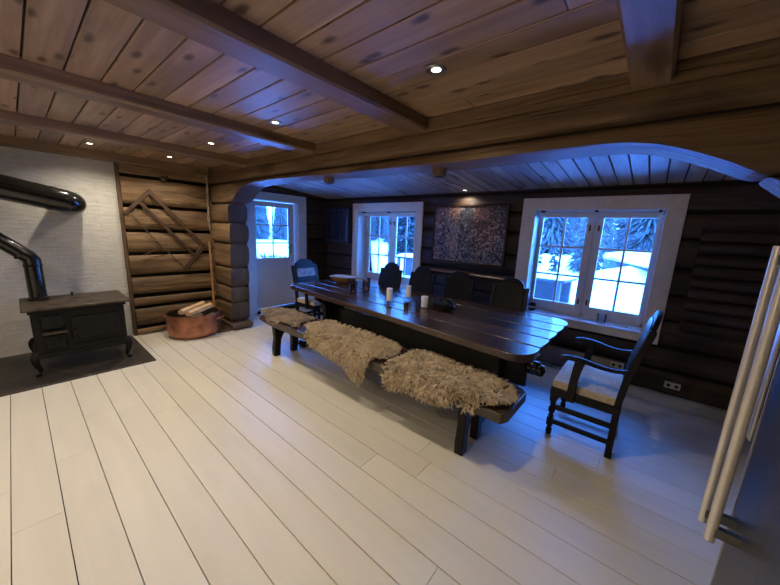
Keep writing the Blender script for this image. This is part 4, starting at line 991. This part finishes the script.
# pole leaning in the corner
tag(obj('wooden_pole', MB().tube([(-5.00, 1.845, 0.002), (-5.06, 1.865, 0.6), (-5.13, 1.885, 1.28)], [0.018, 0.017, 0.014], 12), 'pole', at=(-5.0, 1.845, 0)), 'thin varnished wooden pole leaning in the corner behind the copper tub', 'pole')
# twisted cable down the corner
def P_(z, r, ph): return (-5.14 + r * cos(z * 16 + ph), 1.895 + r * sin(z * 16 + ph) * 0.6, z)
m = MB()
m.tube([(-5.13 + 0.018 * cos(z * 22) + 0.01 * sin(z * 7), 1.90 + 0.008 * sin(z * 22), z) for z in [2.27 - 0.02 * k for k in range(42)]], 0.008, 8)
m.tube([(-5.13 + 0.018 * cos(z * 22 + pi) + 0.01 * sin(z * 7), 1.90 + 0.008 * sin(z * 22 + pi), z) for z in [2.27 - 0.02 * k for k in range(36)]], 0.007, 8)
tag(obj('twisted_cable', m, 'cable', at=(-5.13, 1.90, 1.45)), 'old pale twisted cable hanging down the log corner above the pole', 'cable')
# hook on the log wall
t = thing('wall_hook', 'small dark round hook near the top of the log wall above the saw', 'hook', (-5.185, 1.385, 2.10))
obj('hook_plate', MB().tube([(-5.22, 1.385, 2.10), (-5.145, 1.385, 2.10)], 0.036, 16), 'saww', t)
obj('hook_peg', MB().tube([(-5.15, 1.385, 2.11), (-5.10, 1.40, 2.10), (-5.08, 1.41, 2.13)], 0.008, 8), 'hook', t)

# --- frame saw on the log wall
t = thing('frame_saw', 'old wooden frame saw hanging askew on the log wall above the copper tub', 'saw', (-5.17, 1.4, 1.5))
XW = -5.155
def wbar(a, b, w, h=0.028, x=XW): return MB().bar((x, a[0], a[1]), (x, b[0], b[1]), w, h, (1, 0, 0))
obj('cheek', wbar((0.93, 1.61), (1.225, 1.935), 0.042), 'saww', t, bevel=0.005)
obj('cheek', wbar((1.535, 0.87), (1.80, 1.19), 0.055), 'saww', t, bevel=0.005)
obj('stretcher_bar', wbar((1.10, 1.765), (1.68, 1.07), 0.040), 'saww', t, bevel=0.005)
obj('saw_blade', MB().bar((XW + 0.012, 1.21, 1.915), (XW + 0.012, 1.80, 1.22), 0.045, 0.006, (1, 0, 0)), 'saww', t)['label'] = 'straight long arm of the frame'
ha = MB().tube(catmull([(XW, 1.80, 1.24), (XW, 1.825, 1.19), (XW, 1.74, 1.09), (XW, 1.60, 0.93), (XW, 1.585, 0.86)], 4), 0.017, 8); obj('handle', ha, 'saww', t)
cd = MB()
for ph in (0, pi): cd.tube([(XW + 0.006 * cos(k * 0.9 + ph), 1.01 + 0.54 * k / 40 + 0.004 * sin(k * .9 + ph), 1.60 - 0.70 * k / 40 - 0.03 * sin(pi * k / 40) + 0.006 * sin(k * 0.9 + ph)) for k in range(41)], 0.004, 6)
obj('twisted_cord', cd, 'cord', t)
obj('toggle', wbar((1.08, 1.09), (1.285, 1.21), 0.014, 0.014, XW + 0.008), 'saww', t)

# --- round spots mounted under the beam
for (x, y, lab) in ((-1.33, 2.12, 'brown round fitting under the long beam, the right one, nearer the picture'), (-2.585, 2.09, 'brown round fitting under the long beam, the left one, nearer the door')):
    m = MB().lathe([(0.001, -0.06), (0.042, -0.058), (0.052, -0.05), (0.055, 0.0), (0.001, 0.0)], (0, 0, 0), 24)
    o = thing('beam_fitting', lab, 'ceiling fitting', (x, y, 2.045 if x < -2 else 2.022), 0, 'round fittings under the arch beam', local=True)
    obj('fitting_body', m, 'trimwood', o); obj('fitting_lens', MB().lathe([(0.001, -0.064), (0.03, -0.063), (0.036, -0.059), (0.001, -0.059)], (0, 0, 0), 20), 'hook', o)

# --- steel fridge at the right edge
t = thing('refrigerator', 'tall brushed steel refrigerator with long tube handles at the right edge', 'refrigerator', (0.65, 0.62, 0))
fx = 0.258
obj('fridge_body', MB().box(fx + 0.035, 0.96, 0.16, 1.10, 0.03, 1.86), 'steel', t, bevel=0.006)
obj('fridge_door', MB().box(fx, fx + 0.032, 0.64, 1.105, 0.06, 1.86), 'steel', t, bevel=0.006)
obj('fridge_door', MB().box(fx, fx + 0.032, 0.16, 0.632, 0.06, 1.86), 'steel', t, bevel=0.006)
obj('plinth', MB().box(fx + 0.02, 0.94, 0.17, 1.09, 0.0, 0.06), 'hook', t)
obj('door_edge_strip', MB().box(fx - 0.002, fx + 0.006, 1.102, 1.109, 0.06, 1.86), 'seam', t)
def fh(x, y, z0, z1, r):
    m = MB().tube([(x, y, z0), (x, y, z1)], r, 24)
    o = obj('door_handle', m, 'handle', t, bevel=0.002)
    for z in (z0 + 0.03, z1 - 0.03): obj('handle_bracket', MB().box(x, fx + 0.002, y - 0.009, y + 0.009, z - 0.012, z + 0.012), 'steel', o, bevel=0.002)
fh(0.2095, 1.0, 0.848, 1.66, 0.0100)
fh(0.2025, 1.062, 0.848, 1.555, 0.0085)
obj('edge_bar', MB().box(0.2355, 0.2415, 1.05, 1.075, 1.105, 1.62), 'handle', t, bevel=0.002)

# ================================================================== OUTDOORS
def gz(x, y):
    d = max(0, y - 5) if x > -5.4 else max(y - 5, -x - 6)
    z = -0.06 + 0.02 * min(d, 60) + 0.12 * noise.noise(Vector((x * 0.25, y * 0.25, 0))) + 0.03 * noise.noise(Vector((x * 1.5, y * 1.5, 4)))
    # ploughed bank right of the yard
    z += 0.75 * math.exp(-((x + 0.5) ** 2 / 1.6 + (y - 11.5) ** 2 / 1.2)) + 0.5 * math.exp(-((x + 2.6) ** 2 / 2 + (y - 14) ** 2 / 3))
    return z
def ground(x0, x1, y0, y1, n, m_):
    g = MB(); vs = []; fs = []
    for i in range(n + 1):
        for j in range(m_ + 1):
            x = x0 + (x1 - x0) * i / n; y = y0 + (y1 - y0) * j / m_; vs.append((x, y, gz(x, y)))
    for i in range(n):
        for j in range(m_): q = i * (m_ + 1) + j; fs.append((q, q + m_ + 1, q + m_ + 2, q + 1))
    return g.add(vs, fs)
struct('ground', ground(-60, 25, 4.48, 64, 120, 110), 'snow')
struct('ground_left_yard', ground(-60, -5.5, -12, 4.48, 90, 40), 'snow')
def spruce_mesh(seed, h, dens=1.0):
    rnd = random.Random(seed); m = MB(); L = int(h * 6)
    for l in range(L):
        t_ = l / L; z = h * (0.06 + 0.92 * t_); R = h * 0.23 * (1 - t_) ** 0.85 + 0.06; nb = int((20 + 14 * (1 - t_)) * dens)
        for b in range(nb):
            a = 2 * pi * (b + rnd.random() * 0.8) / nb + l; r = R * rnd.uniform(0.75, 1.1); dr = r * rnd.uniform(0.05, 0.9)
            d = Vector((cos(a), sin(a), 0)); s_ = Vector((-sin(a), cos(a), 0)); w = r * 0.05 + 0.028
            z0 = z + rnd.uniform(-0.35, 0.35)
            p = [Vector((0, 0, z0)) + s_ * 0.02, Vector((0, 0, z0)) - s_ * 0.02]
            mid = d * r * 0.55 + Vector((0, 0, z0 - dr * 0.35)); tip = d * r + Vector((0, 0, z0 - dr * 0.75))
            q = [p[0], p[1], mid - s_ * w + Vector((0, 0, -0.12 * w - 0.03)), mid + s_ * w + Vector((0, 0, -0.12 * w - 0.03)), mid + Vector((0, 0, 0.05)), tip]
            m.add(q, [(0, 4, 3), (1, 2, 4), (0, 1, 4), (3, 4, 5), (4, 2, 5)])
    return m
def spruce(seed, h, loc, label, group, mat='snowspruce', dens=1.0):
    t = thing('spruce_tree', label, 'tree', loc, 0, group, local=True)
    obj('foliage', spruce_mesh(seed, h, dens), mat, t, smooth=False, fix=False)
    obj('trunk', MB().tube([(0, 0, -0.3), (0, 0, h * 0.9)], [h * 0.018 + 0.02, 0.01], 8), 'bark', t)
    return t
FG = 'snow-dusted spruces at the edge of the yard'; FL = 'snow-dusted spruce in the row of forest behind the snowy yard'
protos = [spruce(11, 9.0, (-48, 29, gz(-48, 29) - 0.2), FL, FG), spruce(12, 11.0, (-43, 28, gz(-43, 28) - 0.2), FL, FG), spruce(13, 7.5, (-53, 28, gz(-53, 28) - 0.2), FL, FG, dens=1.2)]
rnd = random.Random(5)
k = 0
for row, (yy, st) in enumerate(((26, 3.7), (31, 3.9), (36.5, 4.2))):
    x = -36.0
    while x < 2.5:
        xx = x + rnd.uniform(-0.35, 0.35); y_ = yy + rnd.uniform(-0.5, 0.5)
        if row == 0 and -16 < xx < -12.5: x += st; continue
        d = dup(protos[k % 3], (xx, y_, gz(xx, y_) - 0.2), rnd.uniform(0, 6), None, FG); s_ = rnd.uniform(0.8, 1.1); d.scale = (s_ * 0.72, s_ * 0.72, s_ * rnd.uniform(0.95, 1.2)); k += 1; x += st
# trees seen through the door
FG2 = 'snowy spruces seen through the glazed door'; FL2 = 'snowy spruce seen through the glass of the white door'
for i in range(14):
    xx, y_ = (-26, -30.5)[i % 2] + rnd.uniform(-0.4, 0.4), 9.5 + i * 0.95 + rnd.uniform(-0.15, 0.15)
    d = dup(protos[k % 3], (xx, y_, gz(xx, y_) - 0.2), rnd.uniform(0, 6), FL2, FG2); s_ = rnd.uniform(0.55, 0.75); d.scale = (s_ * 0.68, s_ * 0.68, s_ * 1.1); k += 1
# nearer, individually visible ones
spruce(31, 5.6, (-10.9, 14.5, gz(-10.9, 14.5)), 'dark lone spruce seen through the right half of the smaller window', None, 'darkspruce', 1.2)
slim = spruce(32, 3.8, (-1.85, 13.2, gz(-1.85, 13.2)), 'bushy spruce beside the centre post of the large window, left pane', None, 'snowspruce', 1.2); slim.scale = (0.75, 0.75, 1)
spruce(33, 1.25, (-3.6, 13.4, gz(-3.6, 13.4)), 'tiny snow-covered spruce sapling in the middle of the snowy yard', None, 'darkspruce', 0.5)
spruce(34, 0.9, (-2.75, 12.6, gz(-2.75, 12.6)), 'tiny spruce sapling in the yard nearer the bushy spruce', None, 'darkspruce', 0.5)
# low bushes below the door's glass
FB = 'low snowy bushes outside the door'
for k_, (xx, yy, ss) in enumerate(((-11.6, 6.3, 1.0), (-11.9, 7.0, 0.8), (-12.4, 5.8, 1.1))):
    tb_ = thing('snowy_bush', ('low snowy bush outside the door, the middle one', 'low snowy bush outside the door, the right one', 'low snowy bush outside the door, the left one')[k_], 'bush', (xx, yy, gz(xx, yy) - 0.05), 0, FB, local=True)
    m = MB(); rn = random.Random(k_ + 70)
    for q in range(90):
        a = rn.uniform(0, 6.28); l = rn.uniform(0.25, 0.55) * ss; o_ = rn.uniform(0.1, 0.5) * ss
        m.tube([(0, 0, 0), (cos(a) * o_ * 0.4, sin(a) * o_ * 0.4, l * 0.6), (cos(a) * o_, sin(a) * o_, l)], [0.010, 0.014, 0.006], 5)
    obj('twigs', m, 'snowspruce', tb_)
# picnic tables with snow
def picnic(loc, rz, label, L=1.15, W=0.8):
    t = thing('garden_table', label, 'outdoor table', loc, rz, None, local=True)
    obj('tabletop', MB().box(-L, L, -W / 2, W / 2, 0.68, 0.73), 'slate_dark', t, bevel=0.005)
    sn = MB(); n = 16; vs = []; fs = []
    for i in range(n + 1):
        for j in range(7):
            u, v = i / n * 2 - 1, j / 6 * 2 - 1; vs.append((u * L, v * W / 2, 0.73 + 0.10 * (1 - abs(u) ** 6) * (1 - abs(v) ** 4) + 0.02 * noise.noise(Vector((u * 3, v * 3, 0))) * (1 - abs(u) ** 6) * (1 - abs(v) ** 4)))
    for i in range(n):
        for j in range(6): q = i * 7 + j; fs.append((q, q + 7, q + 8, q + 1))
    sn.add(vs, fs); obj('snow_cover', sn, 'snow', t)['label'] = 'white snow lying on the table top'
    for sx_ in (-1, 1):
        for sy_ in (-1, 1): obj('leg', MB().bar((sx_ * (L - 0.12), sy_ * (W / 2 - 0.07), 0.0), (sx_ * (L - 0.12), sy_ * (W / 2 - 0.07), 0.68), 0.09, 0.09), 'slate_dark', t)
    obj('side_board', MB().box(-L + 0.1, L - 0.1, W / 2 - 0.1, W / 2 - 0.06, 0.05, 0.66), 'slate_dark', t)
    return t
picnic((-1.92, 7.45, gz(-2, 7.5) - 0.02), radians(-6), 'dark garden table under a cap of snow, outside the large window', 0.68, 0.8)
picnic((-6.35, 8.6, gz(-6.3, 8.6) - 0.05), radians(10), 'snowy garden table outside the smaller window, in front of the lone spruce', 0.40, 0.6)
# low outbuilding with snow on its roof
t = thing('outbuilding', 'low outbuilding under a thick snowy roof beyond the snowbank, right pane of the large window', 'building', (-0.45, 12.6, gz(-0.5, 14.5)), radians(-69), None, local=True)
g0_ = -gz(-0.5, 14.5)
MAT['stonewall'] = snowy('frosted_stone_wall', (0.10, 0.12, 0.14))
obj('outbuilding_wall', MB().box(-3.2, 3.4, 0.0, 2.2, -0.3, 0.88 + g0_), 'stonewall', t)
rf = MB().prism([(-0.28, 0.86 + g0_), (1.1, 1.08 + g0_), (2.5, 0.86 + g0_), (2.5, 0.98 + g0_), (1.1, 1.22 + g0_), (-0.28, 0.97 + g0_)], lambda a, b, q: (q, a, b), -3.4, 3.6)
obj('snowy_roof', rf, 'snow', t, bevel=0.04)

# tidy helper props
for o in list(bpy.data.objects):
    for k_ in ('_w', '_local'):
        if k_ in o: del o[k_]
